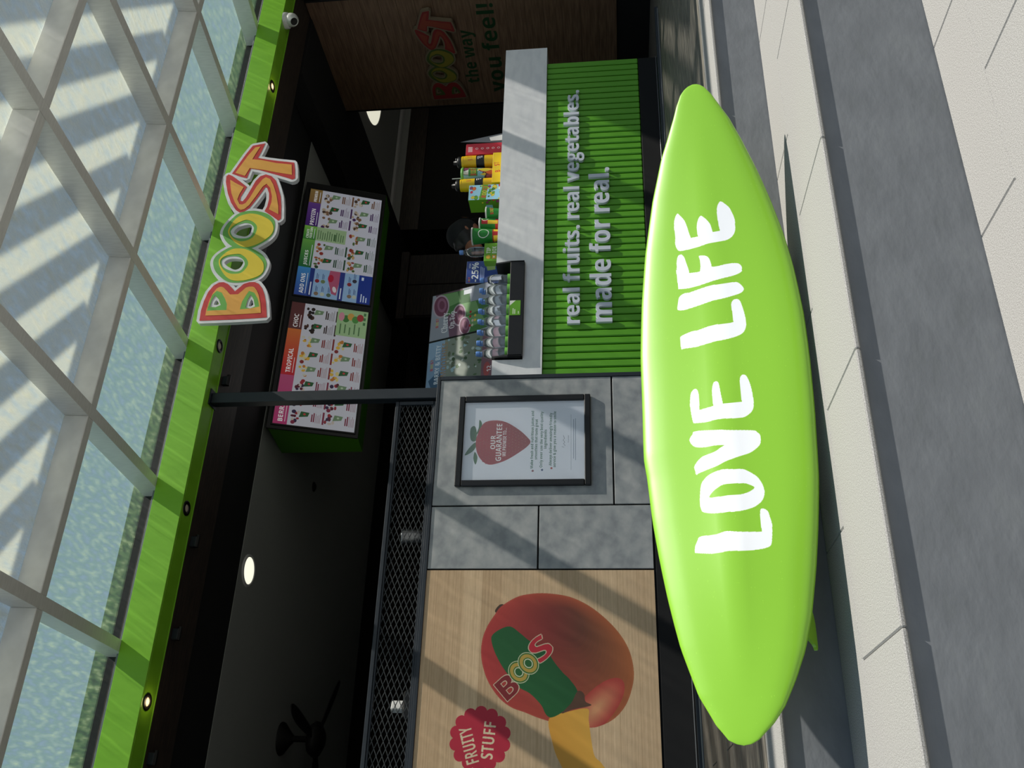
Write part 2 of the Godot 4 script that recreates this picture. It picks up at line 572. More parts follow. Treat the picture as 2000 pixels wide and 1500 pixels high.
func ground_and_steps():
	var XA := -4.0
	var XB := 9.0
	# bar floor: timber-look tile planks in front of the bar, then a concrete edge strip
	var fl := struct("floor")
	part("floor_bed", box(Vector3(XA, -0.30, -4.4), Vector3(XB, -0.012, 2.099)), M.grout, fl)
	part("inner_floor", box(Vector3(XA, -0.012, -4.4), Vector3(XB, -0.001, -0.02)), M.inner_floor, fl)
	var z := -0.02
	var row := 0
	while z < 2.10:
		var e := minf(z + 0.2, 2.108)
		var x := -0.85 - 0.37 * (row % 3)
		while x < 7.2:
			if x + 1.2 > -0.2:
				var st := begin()
				add_box(st, Vector3(x + 0.0015, -0.014, z + 0.0015), Vector3(x + 1.1985, -0.0005 * (1 + (row * 7 + int(x * 3.0 + 9.0)) % 3), e - 0.0015), 0.002)
				part("floor_plank", done(st), M.plank_tile, fl)
			x += 1.2
		z += 0.2
		row += 1
	part("edge_bed", box(Vector3(XA, -0.30, 2.10), Vector3(XB, -0.011, 2.331)), M.riser_paint, fl)
	slab_row(fl, XA, XB, 0.585, 0.40, -0.011, 0.0, 2.111, 2.343, "edge_slab", M.concrete)
	var s1 := struct("step")
	part("riser", box(Vector3(XA, -0.45, 2.2), Vector3(XB, -0.30, 2.331)), M.riser_paint, s1)
	part("step_bed", box(Vector3(XA, -0.45, 2.3311), Vector3(XB, -0.166, 2.834)), M.riser_paint, s1)
	slab_row(s1, XA, XB, 0.585, 0.105, -0.165, -0.1555, 2.333, 2.534, "tread_slab", M.concrete)
	slab_row(s1, XA, XB, 0.585, 0.395, -0.166, -0.155, 2.536, 2.846, "nosing_slab", M.concrete)
	var s2 := struct("step")
	part("riser", box(Vector3(XA, -0.78, 2.6), Vector3(XB, -0.4501, 2.834)), M.riser_paint, s2)
	part("step_bed", box(Vector3(XA, -0.78, 2.834), Vector3(XB, -0.48, 3.60)), M.grout, s2)
	slab_row(s2, XA, XB, 0.585, 0.09, -0.478, -0.4665, 2.836, 3.036, "tread_slab", M.concrete)
	slab_row(s2, XA, XB, 0.585, 0.39, -0.49, -0.466, 3.038, 3.62, "nosing_slab", M.concrete)
	var s3 := struct("step")
	part("riser", box(Vector3(XA, -1.2, 3.3), Vector3(XB, -0.49, 3.607)), M.riser_paint, s3)
	slab_row(s3, XA, XB, 0.9, 0.0, -1.2, -0.88, 3.607, 9.0, "paving_slab", M.concrete)
	# long low door track on the bar floor and the dark plinth edge
	var t := thing("door_track", "long black door track lying on the floor along the plinth of the bar", "track")
	part("rail", box(Vector3(-0.6, -0.0005, 0.16), Vector3(5.15, 0.022, 0.20), 0.003), M.black_metal, t)
	part("lip", box(Vector3(-0.6, -0.0005, 0.204), Vector3(5.12, 0.008, 0.216), 0.002), M.dull_steel, t)

# ------------------------------------------------------------------ the shell of the bar
func room():
	var wl := struct("wall_left")
	part("wall_face", box(Vector3(-1.2, 0.0, -4.4), Vector3(-1.0, 2.9, 0.0)), M.matt_black, wl)
	var wb := struct("wall_back")
	part("wall_face", box(Vector3(-1.2, 0.0, -4.5), Vector3(9.0, 2.9, -4.26)), M.matt_black, wb)
	part("timber_panel", box(Vector3(-1.0, 2.25, -4.262), Vector3(5.4, 2.66, -4.25)), M.dark_timber, wb)
	part("return_wall", box(Vector3(6.35, 0.0, -4.26), Vector3(9.0, 2.54, -3.72)), M.matt_black, wb)
	part("timber_band", box(Vector3(6.35, 2.54, -4.26), Vector3(9.0, 2.765, -3.7)), M.dark_timber, wb)
	part("grey_band", box(Vector3(6.35, 2.765, -4.26), Vector3(9.0, 2.868, -3.69)), M.ceiling_grey, wb)
	part("cove", box(Vector3(6.35, 2.84, -3.69), Vector3(9.0, 2.875, -3.60), 0.006), M.white_plastic, wb)
	var wr := struct("wall_right")
	part("wall_face", box(Vector3(6.012, 0.0, -1.47), Vector3(6.16, 2.73, 0.0)), M.matt_black, wr)
	part("outer_wall", box(Vector3(9.0, 0.0, -4.5), Vector3(9.2, 2.9, 0.0)), M.matt_black, wr)
	part("unseen_wing", box(Vector3(6.30, 0.0, 0.055), Vector3(6.50, 3.50, 1.05)), M.riser_paint, wr)  # unseen wing wall, added to shade the counter's right end and side wall
	var ce := struct("ceiling")
	part("ceiling_panel", box(Vector3(-1.2, 2.88, -4.5), Vector3(9.2, 3.0, -1.19)), M.ceiling_grey, ce)
	part("shutter_recess", box(Vector3(-1.2, 2.885, -1.19), Vector3(9.2, 3.0, -0.40)), M.matt_black, ce)
	part("dark_soffit", box(Vector3(-1.2, 2.731, -0.40), Vector3(9.2, 3.0, -0.088)), M.dark_timber, ce)
	part("bulkhead", box(Vector3(5.40, 2.72, -4.26), Vector3(6.30, 2.88, -0.42), 0.004), M.matt_black, ce)

# ------------------------------------------------------------------ lime beam
func beam():
	var b := thing("fascia_beam", "lime green steel channel beam running along the top of the bar opening", "beam")
	part("face_plate", box(Vector3(-1.4, 2.730, 0.038), Vector3(9.0, 2.907, 0.050), 0.002), M.lime_beam, b)
	part("lower_flange", box(Vector3(-1.4, 2.730, -0.086), Vector3(9.0, 2.742, 0.038), 0.001), M.lime_beam, b)
	part("inner_lip", box(Vector3(-1.4, 2.726, -0.092), Vector3(9.0, 2.76, -0.086), 0.001), M.lime_beam, b)
	part("top_flange", box(Vector3(-1.4, 2.893, -0.086), Vector3(9.0, 2.905, 0.038), 0.001), M.lime_beam, b)
	var up := struct("trim_1")
	part("shade_upstand", box(Vector3(-1.4, 2.905, -0.22), Vector3(9.0, 3.12, -0.09), 0.004), M.black, up)  # added upstand, black in place of the shade along the glass edge
	part("gutter", box(Vector3(-1.4, 2.9075, -0.09), Vector3(9.0, 2.945, 0.0), 0.003), M.dull_steel, up)
	var spots := [[4.846, "nearest the white camera"], [2.709, "just left of the big letter sign"], [1.672, "second from the left end"], [0.645, "at the left end, its lamp glowing warm"]]
	for s in spots:
		var on: bool = s[0] > 4.0 or s[0] < 1.0
		var d := thing("downlight", "small black-rimmed round downlight under the lime beam, " + s[1], "downlight", Vector3(s[0], 2.730, -0.008), "downlights under the lime beam")
		part("rim", lathe([Vector2(0.022, 0.0), Vector2(0.024, -0.005), Vector2(0.038, -0.006), Vector2(0.043, -0.003), Vector2(0.043, 0.0)], 28), M.black, d)
		var lm := StandardMaterial3D.new()
		lm.albedo_color = Color(0.8, 0.75, 0.66)
		lm.roughness = 0.4
		if on:
			lm.emission_enabled = true
			lm.emission = Color(1.0, 0.86, 0.66)
			lm.emission_energy_multiplier = 0.9
		part("lamp", lathe([Vector2(0.0, -0.004), Vector2(0.014, -0.004), Vector2(0.022, -0.001), Vector2(0.022, 0.0)], 24), lm, d)
		if on:
			var l := OmniLight3D.new()
			l.name = "lamp_light"
			l.light_color = Color(1.0, 0.86, 0.66)
			l.light_energy = 0.003
			l.light_size = 0.02
			l.omni_range = 6.0
			l.omni_attenuation = 2.0
			l.shadow_enabled = true
			l.position = Vector3(0, -0.03, 0)
			d.add_child(l)
	# the four dark clips on the soffit
	var k := 0
	for c in [[2.537, "left of the letter sign"], [1.52, "second from the left"], [1.009, "third from the right"], [0.39, "at the far left end"]]:
		var o := thing("soffit_clip", "small dark clip on the timber soffit, " + c[1], "clip", Vector3(c[0], 2.731, -0.14), "clips on the soffit")
		part("bracket", box(Vector3(-0.03, -0.035, -0.015), Vector3(0.03, 0.0, 0.015), 0.004), M.black_metal, o)
		part("roller", lathe([Vector2(0.0, -0.035), Vector2(0.012, -0.035), Vector2(0.012, 0.035), Vector2(0.0, 0.035)], 12, false, Transform3D(Basis(Vector3(0, 0, 1), PI / 2), Vector3(0.005, -0.035, 0))), M.black, o)
		k += 1
	# post
	var p := thing("steel_post", "square dark grey steel post rising from the wall to the lime beam", "post", Vector3(2.37, 1.3625, -0.055))
	part("shaft", box(Vector3(-0.035, 0.0, -0.035), Vector3(0.03, 1.3595, 0.03), 0.003), M.black_metal, p)
	part("head_plate", box(Vector3(-0.05, 1.3595, -0.05), Vector3(0.05, 1.3670, 0.05), 0.001), M.black_metal, p)
	# camera dome at the top right corner
	var cm := thing("security_camera", "white turret security camera under the right end of the lime beam", "camera", Vector3(5.50, 2.730, 0.0))
	part("mount", lathe([Vector2(0.0, -0.035), Vector2(0.052, -0.035), Vector2(0.058, -0.028), Vector2(0.06, 0.0)], 28), M.white_plastic, cm)
	var aim := Transform3D(Basis.looking_at(Vector3(-0.75, -0.62, 0.25).normalized()), Vector3(-0.005, -0.055, 0.01))
	var turned := aim * Transform3D(Basis(Vector3.RIGHT, -PI / 2), Vector3.ZERO)
	part("ball", lathe([Vector2(0.0, -0.05), Vector2(0.028, -0.045), Vector2(0.045, -0.02), Vector2(0.05, 0.005), Vector2(0.044, 0.03), Vector2(0.032, 0.046), Vector2(0.030, 0.052), Vector2(0.027, 0.046)], 28, true, turned), M.white_plastic, cm)
	part("lens", lathe([Vector2(0.0, 0.043), Vector2(0.012, 0.043), Vector2(0.027, 0.046)], 24, true, turned), M.black, cm)

# ------------------------------------------------------------------ glass canopy
func roof_y(z: float) -> float:
	return 2.907 - 0.1195 * (z - 0.05)

func canopy():
	var c := thing("glass_canopy", "white steel framed canopy of dirty glass panes above the bar front", "canopy")
	var slope := atan(0.1195)
	var xa := -1.8
	var n := 10
	var pz := [0.945, 1.98, 2.74]
	var deep := 0.115
	for i in n + 1:
		var x := 0.05 + 0.8975 * i + xa + 0.9 - 0.036
		var st := begin()
		var z0 := -0.10
		var z1 := 2.77
		var hw := 0.03
		var a := Vector3(x, roof_y(z0), z0)
		var b := Vector3(x, roof_y(z1), z1)
		var up := Vector3(0, deep, 0)
		var s := Vector3(hw, 0, 0)
		face(st, [a - s, a + s, b + s, b - s], Vector3.DOWN)
		face(st, [a - s + up, a + s + up, b + s + up, b - s + up], Vector3.UP)
		face(st, [a - s, b - s, b - s + up, a - s + up], Vector3.LEFT)
		face(st, [a + s, b + s, b + s + up, a + s + up], Vector3.RIGHT)
		face(st, [b - s, b + s, b + s + up, b - s + up], Vector3.BACK)
		face(st, [a - s, a + s, a + s + up, a - s + up], Vector3.FORWARD)
		part("rafter", done(st), M.canopy_white, c)
	for z in pz:
		var xf := Transform3D(Basis(Vector3.RIGHT, slope), Vector3(0, roof_y(z), z))
		for i in n:
			var x := 0.05 + 0.8975 * i + xa + 0.9 - 0.036
			part("purlin", box(Vector3(x + 0.0301, 0.0005, -0.03), Vector3(x + 0.8975 - 0.0301, deep - 0.001, 0.03), 0.003, xf), M.canopy_white, c)
	var zs := [-0.10, 0.945, 1.98, 2.74]
	for i in n:
		for j in 3:
			var x := 0.05 + 0.8975 * i + xa + 0.9 - 0.036
			var xf := Transform3D(Basis(Vector3.RIGHT, slope), Vector3(0, roof_y(zs[j]) + deep, zs[j]))
			part("glass_pane", box(Vector3(x + 0.004, 0.001, 0.004), Vector3(x + 0.8935, 0.009, (zs[j + 1] - zs[j]) / cos(slope) - 0.004), 0.0, xf), M.mossy_glass if j == 0 else M.dirty_glass, c)
	# slatted pergola high above the canopy; its slats shade the glass in stripes
	var sc := thing("pergola", "slatted pergola high above the canopy glass", "pergola")
	var dir := Vector3(1.0, 0.0, -0.84).normalized()
	var lift := 2.4
	for k in range(-9, 24):
		var base := Vector3(2.96, 0, 1.64) + Vector3(0, 0, 1) * (0.39 * (k - 6))
		var lo := maxf((1.02 - base.z) / dir.z if dir.z > 0 else (2.66 - base.z) / dir.z, (-1.2 - base.x) / dir.x)
		var hi := minf((2.66 - base.z) / dir.z if dir.z > 0 else (1.02 - base.z) / dir.z, (7.6 - base.x) / dir.x)
		if hi - lo < 0.2: continue
		var mid := base + dir * (lo + hi) * 0.5 + Vector3(0.62, 0, 0.28) * lift
		mid.y = 5.30
		part("pergola_slat", box(Vector3(-(hi - lo) * 0.5, 0.0, -0.075), Vector3((hi - lo) * 0.5, 0.03, 0.075), 0.004, Transform3D(Basis(dir, Vector3.UP, dir.cross(Vector3.UP)), mid)), M.screen_slat, sc)
	for z in [1.6, 3.6]:
		part("pergola_beam", box(Vector3(-1.5, 5.16, z), Vector3(9.5, 5.295, z + 0.08), 0.005), M.screen_slat, sc)
	for x in [-1.4, 9.3]:
		for z in [1.62, 3.62]: part("pergola_post", box(Vector3(x, -0.85 if z > 3.6 else 0.0, z), Vector3(x + 0.08, 5.16, z + 0.06), 0.004), M.screen_slat, sc)

# ------------------------------------------------------------------ clad front wall with mural and poster
func mural() -> ImageTexture:
	# printed timber with a mango and a badge; the picture covers x -0.30 .. 1.320, y 0.175 .. 1.343
	var x0 := -0.30
	var y1 := 1.343
	var k := 820.0
	var W := int(1.62 * k)
	var H := int(1.168 * k)
	var p := Print.new(W, H, Color(0.66, 0.53, 0.38))
	var f1 := noise(1.0, 5, 3)
	var f2 := noise(1.0, 8, 2)
	var rng := RandomNumberGenerator.new()
	rng.seed = 77
	var tone := []
	for i in 24: tone.append(rng.randf_range(-0.045, 0.045))
	for y in H:
		var v := y / k
		var plank := int(v / 0.098)
		var row: float = tone[plank] + 0.055 * f1.get_noise_2d(y * 0.11, 3.0)
		var seam := fmod(v, 0.098) < 0.0016
		var x := 0
		while x < W:
			var g := row + 0.035 * f1.get_noise_2d(x * 0.004 + plank * 40.0, y * 0.35) + 0.02 * f2.get_noise_2d(x * 0.02, y * 0.06 + plank * 9.0)
			if seam: g -= 0.06
			p.img.fill_rect(Rect2i(x, y, 10, 1), Color(0.80 + g, 0.68 + g * 1.05, 0.53 + g))
			x += 10
	var P := func(name: String) -> PackedVector2Array:
		var r := PackedVector2Array()
		for q in rounded(pts(MURAL[name]), 5): r.append(Vector2((q.x - x0) * k, (y1 - q.y) * k))
		return r
	var mango: PackedVector2Array = P.call("mango")
	p.shape([P.call("stem")], Color(0.28, 0.20, 0.15))
	p.shape([mango], Color(0.72, 0.24, 0.22), Color(0.66, 0.40, 0.22), Vector2(0.12, 0.88))
	# broad printed bloom of the fruit skin: soft inner patches
	var c := Vector2.ZERO
	for q in mango: c += q / float(mango.size())
	for s in 14:
		var sm := PackedVector2Array()
		for q in mango: sm.append(c + Vector2(150, 40) * (s / 14.0) + (q - c) * (0.98 - 0.055 * s))
		var t := s / 14.0
		p.shape([sm], Color(0.70, 0.20, 0.20).lerp(Color(0.50, 0.17, 0.15), t), Color(0.64, 0.38, 0.20).lerp(Color(0.38, 0.22, 0.15), t), Vector2(0.10, 0.90))
	for s in 16:
		# the pale ripe cheek low on the left
		var t := s / 16.0
		var blob := PackedVector2Array()
		for a in 28: blob.append(c + Vector2(-185, 165) + Vector2(cos(TAU * a / 28) * 150, sin(TAU * a / 28) * 62).rotated(0.75) * (1.0 - 0.9 * t))
		for clip in Geometry2D.intersect_polygons(mango, blob):
			p.shape([clip], Color(0.70, 0.26, 0.22).lerp(Color(0.84, 0.60, 0.42), t))
	p.shape([P.call("flesh")], Color(0.86, 0.60, 0.20), Color(0.90, 0.70, 0.30), Vector2(0.3, 0.7))
	p.shape([P.call("label")], Color(0.10, 0.40, 0.18), Color(0.06, 0.30, 0.14), Vector2(0.5, 0.5))
	p.shape([P.call("tear")], Color(0.35, 0.24, 0.17))
	var mk := pts(MURAL["marks"])
	var at := func(q: Vector2) -> Vector2: return Vector2((q.x - x0) * k, (y1 - q.y) * k)
	# print on the label: two round letters and the red ones beside them
	var o1: Vector2 = at.call(mk[6])
	var o2: Vector2 = at.call(mk[7])
	var b1: Vector2 = at.call(mk[8])
	var s1: Vector2 = at.call(mk[9])
	var lean := (o2 - o1).angle()
	var label: PackedVector2Array = P.call("label")
	for piece in [[b1, "B", Color(0.50, 0.12, 0.14), 84.0], [s1, "S", Color(0.74, 0.14, 0.20), 92.0]]:
		var e := Vector2(1, 0).rotated(lean)
		var q: Vector2 = piece[0] + e * (-40.0 if piece[1] == "B" else 22.0)
		var n := Vector2(0, 1).rotated(lean)
		var hh: float = piece[3]
		for o in [Vector2(-4, 0), Vector2(4, 0), Vector2(0, -4), Vector2(0, 4)]:
			var z0: Vector2 = q - e * hh * 0.42 + n * hh * 0.5 + o
			p.write(glyphs(piece[1], z0.x, z0.y, hh, hh * 0.86, lean), Color(0.80, 0.74, 0.62))
		var z1 := q - e * hh * 0.42 + n * hh * 0.5
		p.write(glyphs(piece[1], z1.x, z1.y, hh, hh * 0.86, lean), piece[2])
	for q in [o1, o2]:
		p.oval(q.x, q.y, 40, 47, Color(0.80, 0.80, 0.66), lean)
		p.oval(q.x, q.y, 37, 44, Color(0.22, 0.42, 0.18), lean)
		p.oval(q.x, q.y, 32, 39, Color(0.72, 0.60, 0.26), lean)
		p.oval(q.x, q.y, 20, 24, Color(0.20, 0.42, 0.18), lean)
		p.oval(q.x, q.y, 17, 20, Color(0.82, 0.83, 0.70), lean)
		p.oval(q.x, q.y, 13, 16, Color(0.12, 0.38, 0.17), lean)
	# badge
	var bc: Vector2 = at.call(mk[0])
	var br: float = mk[0].distance_to(mk[1]) * k
	for i in 14: p.oval(bc.x + cos(TAU * i / 14) * br * 0.82, bc.y + sin(TAU * i / 14) * br * 0.82, br * 0.21, br * 0.21, Color(0.74, 0.13, 0.23))
	p.oval(bc.x, bc.y, br * 0.85, br * 0.85, Color(0.74, 0.13, 0.23))
	var t0: Vector2 = at.call(mk[2])
	var t1: Vector2 = at.call(mk[3])
	var u0: Vector2 = at.call(mk[4])
	var u1: Vector2 = at.call(mk[5])
	p.write(glyphs("FRUITY", t0.x, t0.y + 6, br * 0.42, t0.distance_to(t1) * 1.04, (t1 - t0).angle()), Color(0.90, 0.82, 0.68))
	p.write(glyphs("STUFF", u0.x - 4, u0.y + br * 0.10, br * 0.40, u0.distance_to(u1) * 0.98, (u1 - u0).angle()), Color(0.90, 0.82, 0.68))
	return p.texture()

func front_wall():
	var w := thing("clad_wall", "low front wall clad in grey stone-look boards with a timber mural on its left", "wall")
	part("core", box(Vector3(-0.32, 0.0, -0.12), Vector3(2.40, 1.335, -0.0125)), M.matt_black, w)
	part("plinth", box(Vector3(-0.6, 0.0, -0.11), Vector3(2.47, 0.165, -0.002), 0.003), M.plinth, w)
	part("plinth_bead", box(Vector3(-0.6, 0.014, -0.002), Vector3(2.47, 0.019, 0.004), 0.001), M.dull_steel, w)
	part("top_trim", box(Vector3(-0.32, 1.343, -0.12), Vector3(2.455, 1.362, 0.006), 0.002), M.black_metal, w)
	part("side_trim", box(Vector3(2.431, 0.165, -0.12), Vector3(2.455, 1.343, 0.006), 0.002), M.black_metal, w)
	var g := 0.004
	var rects := [[1.673, 0.372, 2.430, 1.342], [1.673, 0.175, 2.430, 0.363], [1.326, 0.770, 1.664, 1.342], [1.326, 0.175, 1.664, 0.761]]
	for r in rects:
		part("panel", box(Vector3(r[0], r[1], -0.012), Vector3(r[2], r[3], 0.0), 0.0015), M.cladding, w)
	var mm := printed("mural_print", mural(), 0.55)
	var mu := part("mural_panel", sheet(Vector3(-0.30, 0.175, 0.0), Vector3(1.317, 0.175, 0.0), Vector3(1.317, 1.343, 0.0), Vector3(-0.30, 1.343, 0.0), Vector3(0, 0, 1)), mm, w)
	mu.set_meta("label", "printed timber panel with mango and red badge")
	part("mural_backing", box(Vector3(-0.30, 0.175, -0.012), Vector3(1.317, 1.343, -0.0008)), M.shaded_oak_wall, w)
	# framed poster
	var f := thing("framed_poster", "black framed strawberry poster with a printed guarantee, on grey wall boards", "poster", Vector3(1.774, 0.487, 0.0))
	var FW := 0.540
	var FH := 0.737
	var e := 0.034
	for q in [[0.0, 0.0, FW, e], [0.0, FH - e, FW, FH], [0.0, e, e, FH - e], [FW - e, e, FW, FH - e]]:
		part("frame_bar", box(Vector3(q[0], q[1], 0.0005), Vector3(q[2], q[3], 0.024), 0.004), M.black, f)
	var k := 1500.0
	var pw := FW - 2 * e
	var ph := FH - 2 * e
	var p := Print.new(int(pw * k), int(ph * k), Color(0.95, 0.965, 1.0))
	var X0 := 1.774 + e
	var Y1 := 0.487 + FH - e
	var P := func(name: String, sm: int) -> PackedVector2Array:
		var r := PackedVector2Array()
		for q in rounded(pts(BERRY[name]), sm): r.append(Vector2((q.x - X0) * k, (Y1 - q.y) * k))
		return r
	for n in ["leaf", "leaf2", "leaf3", "leaf4"]: p.shape([P.call(n, 4)], Color(0.20, 0.38, 0.18), Color(0.30, 0.46, 0.24))
	var body: PackedVector2Array = P.call("body", 5)
	p.shape([body], Color(0.70, 0.10, 0.14), Color(0.60, 0.12, 0.12))
	var rng := RandomNumberGenerator.new()
	rng.seed = 4
	var lo := body[0]
	var hi := body[0]
	for q in body:
		lo = lo.min(q); hi = hi.max(q)
	for j in 17:
		for i in 15:
			var q := Vector2(lo.x + (i + 0.5 * (j % 2)) / 15.0 * (hi.x - lo.x), lo.y + (j + 0.5) / 17.0 * (hi.y - lo.y)) + Vector2(rng.randf_range(-3, 3), rng.randf_range(-3, 3))
			if Geometry2D.is_point_in_polygon(q, body) and Geometry2D.is_point_in_polygon(q + Vector2(0, 12), body):
				p.oval(q.x, q.y, 4.2, 6.5, Color(0.50, 0.06, 0.10))
				p.oval(q.x, q.y - 1.0, 2.2, 4.0, Color(0.86, 0.50, 0.34))
	var cx := (lo.x + hi.x) * 0.5
	var bh := hi.y - lo.y
	p.write(glyphs("OUR", cx - 62, lo.y + bh * 0.36, bh * 0.088, 124), Color.WHITE)
	p.write(glyphs("GUARANTEE", cx - 168, lo.y + bh * 0.475, bh * 0.10, 336), Color.WHITE)
	p.write(glyphs("WE PROMISE TO...", cx - 128, lo.y + bh * 0.56, bh * 0.066, 256), Color.WHITE)
	var ty := hi.y + 32.0
	var green := Color(0.08, 0.36, 0.22)
	for l in [["Make fresh and nutritious juices and", 0.0, 0.73, Color(0.5, 0.12, 0.2)], ["smoothies that taste great", 33.0, 0.51, null], ["Only ever use the very best quality", 76.0, 0.71, Color(0.15, 0.25, 0.45)], ["ingredients", 109.0, 0.24, null], ["Always deliver amazingly friendly", 152.0, 0.67, Color(0.7, 0.2, 0.15)], ["service & give you a reason to smile", 185.0, 0.71, null]]:
		var wd: float = l[2] * p.w
		p.write(glyphs(l[0], p.w * 0.5 - wd * 0.5 + 8, ty + l[1], 31, wd), green)
		if l[3] != null: p.oval(p.w * 0.5 - wd * 0.5 - 14, ty + l[1] - 9, 9, 9, l[3])
	# a signature
	var sg := PackedVector2Array()
	var sy := ty + 245.0
	for s in [[280, 0, 292, -20], [292, -20, 300, 8], [300, 8, 318, -6], [318, -6, 332, 4], [332, 4, 350, -10], [350, -10, 364, 2], [364, 2, 392, -8], [340, -22, 346, 22]]:
		p.shape([PackedVector2Array([Vector2(s[0], sy + s[1]), Vector2(s[2], sy + s[3]), Vector2(s[2], sy + s[3] + 3), Vector2(s[0], sy + s[1] + 3)])], Color(0.2, 0.22, 0.3))
	p.write(glyphs("Founder", 330, sy + 40, 11, 62, 0.0, FR), Color(0.3, 0.32, 0.4))
	p.rect(p.w * 0.12, sy + 56, p.w * 0.70, 2, Color(0.45, 0.50, 0.55))
	for i in 2: p.rect(p.w * 0.26 - 14 * i, sy + 76 + 16 * i, p.w * 0.50 + 20 * i, 5, Color(0.55, 0.60, 0.68))
	part("print", sheet(Vector3(e, e, 0.006), Vector3(FW - e, e, 0.006), Vector3(FW - e, FH - e, 0.006), Vector3(e, FH - e, 0.006), Vector3(0, 0, 1)), printed("poster_print", p.texture(), 0.5), f)
	part("back_board", box(Vector3(e * 0.5, e * 0.5, 0.0005), Vector3(FW - e * 0.5, FH - e * 0.5, 0.0055)), M.black, f)
	part("glazing", box(Vector3(e, e, 0.013), Vector3(FW - e, FH - e, 0.015)), M.glazing, f)

# ------------------------------------------------------------------ counter
func counter():
	var c := thing("service_counter", "white topped service counter faced with narrow lime green slats and raised white lettering", "counter")
	var x0 := 2.456
	var x1 := 5.045
	# thick white top with a notch at the front left for the water tray
	var outline := PackedVector2Array([Vector2(x0, 0.762), Vector2(x1, 0.762), Vector2(x1, 1.052), Vector2(3.236, 1.052), Vector2(3.236, 0.875), Vector2(2.556, 0.875), Vector2(2.556, 1.052), Vector2(x0, 1.052)])
	part("worktop_front", prism(outline, -0.20, 0.0), M.counter_white, c)
	part("worktop", box(Vector3(x0, 1.012, -0.40), Vector3(x1, 1.052, -0.20)), M.counter_white, c)
	part("carcass", box(Vector3(x0 + 0.01, 0.14, -0.38), Vector3(4.90, 0.762, -0.045)), M.lime_box, c)
	part("plinth", box(Vector3(x0, 0.0, -0.37), Vector3(4.905, 0.136, -0.012), 0.003), M.plinth, c)
	part("plinth_bead", box(Vector3(x0, 0.014, -0.012), Vector3(4.905, 0.019, -0.004), 0.001), M.dull_steel, c)
	var n := 49
	var step_ := (4.920 - x0) / n
	for i in n:
		var a := x0 + i * step_
		part("slat", box(Vector3(a + 0.004, 0.139, -0.045), Vector3(a + step_ - 0.004, 0.762, -0.022), 0.005), M.lime_slat, c)
	part("slat_backing", box(Vector3(x0, 0.145, -0.046), Vector3(4.915, 0.761, -0.038)), M.lime_box, c)
	raised_letters("real fruits. real vegetables.", Vector3(2.79, 0.543, -0.022), 1.842, 0.103, 0.020, M.letter_white, c)
	raised_letters("made for real.", Vector3(2.795, 0.354, -0.022), 1.154, 0.131, 0.020, M.letter_white, c)

# ------------------------------------------------------------------ mesh guard above the clad wall
func guard():
	var g := thing("mesh_guard", "long low expanded metal mesh guard in a dark frame standing on the grey wall", "guard", Vector3(0, 1.3625, -0.06))
	var x0 := -0.3
	var x1 := 2.325
	var h := 0.247
	for q in [[x0, 0.0, x1, 0.022], [x0, h - 0.022, x1, h], [x0, 0.022, x0 + 0.022, h - 0.022], [x1 - 0.022, 0.022, x1, h - 0.022]]:
		part("frame_bar", box(Vector3(q[0], q[1], -0.015), Vector3(q[2], q[3], 0.015), 0.003), M.black_metal, g)
	for q in [[x0 + 0.022, 0.022, x1 - 0.022, 0.032], [x0 + 0.022, h - 0.032, x1 - 0.022, h - 0.022]]:
		part("inner_bead", box(Vector3(q[0], q[1], -0.008), Vector3(q[2], q[3], 0.010), 0.002), M.black_metal, g)
	var st := begin()
	var a0 := x0 + 0.022
	var a1 := x1 - 0.022
	var b0 := 0.030
	var b1 := h - 0.030
	var sl := 0.44     # rise over run of a strand
	for fam in [1.0, -1.0]:
		var x := a0 - 0.5
		while x < a1 + 0.5:
			# strand from the bottom at x
			var pa := Vector2(x, b0)
			var pb := Vector2(x + fam * (b1 - b0) / sl, b1)
			var lo := 0.0
			var hi := 1.0
			var dx := pb.x - pa.x
			var ta := (a0 - pa.x) / dx
			var tb := (a1 - pa.x) / dx
			lo = maxf(lo, minf(ta, tb)); hi = minf(hi, maxf(ta, tb))
			if hi - lo > 0.02:
				var p := pa.lerp(pb, lo)
				var q := pa.lerp(pb, hi)
				var d := (q - p).normalized()
				var nn := Vector2(-d.y, d.x) * 0.0017
				var z: float = 0.0015 * fam
				var A := Vector3(p.x, p.y, z)
				var B := Vector3(q.x, q.y, z)
				var N := Vector3(nn.x, nn.y, 0)
				var Z := Vector3(0, 0, 0.0022)
				face(st, [A - N + Z, B - N + Z, B + N + Z, A + N + Z], Vector3(0, 0, 1))
				face(st, [A - N - Z, B - N - Z, B + N - Z, A + N - Z], Vector3(0, 0, -1))
				face(st, [A + N - Z, B + N - Z, B + N + Z, A + N + Z], N)
				face(st, [A - N - Z, B - N - Z, B - N + Z, A - N + Z], -N)
			x += 0.0665
	var w := part("wire_mesh", done(st), M.guard_wire, g)
	w.set_meta("kind", "stuff")

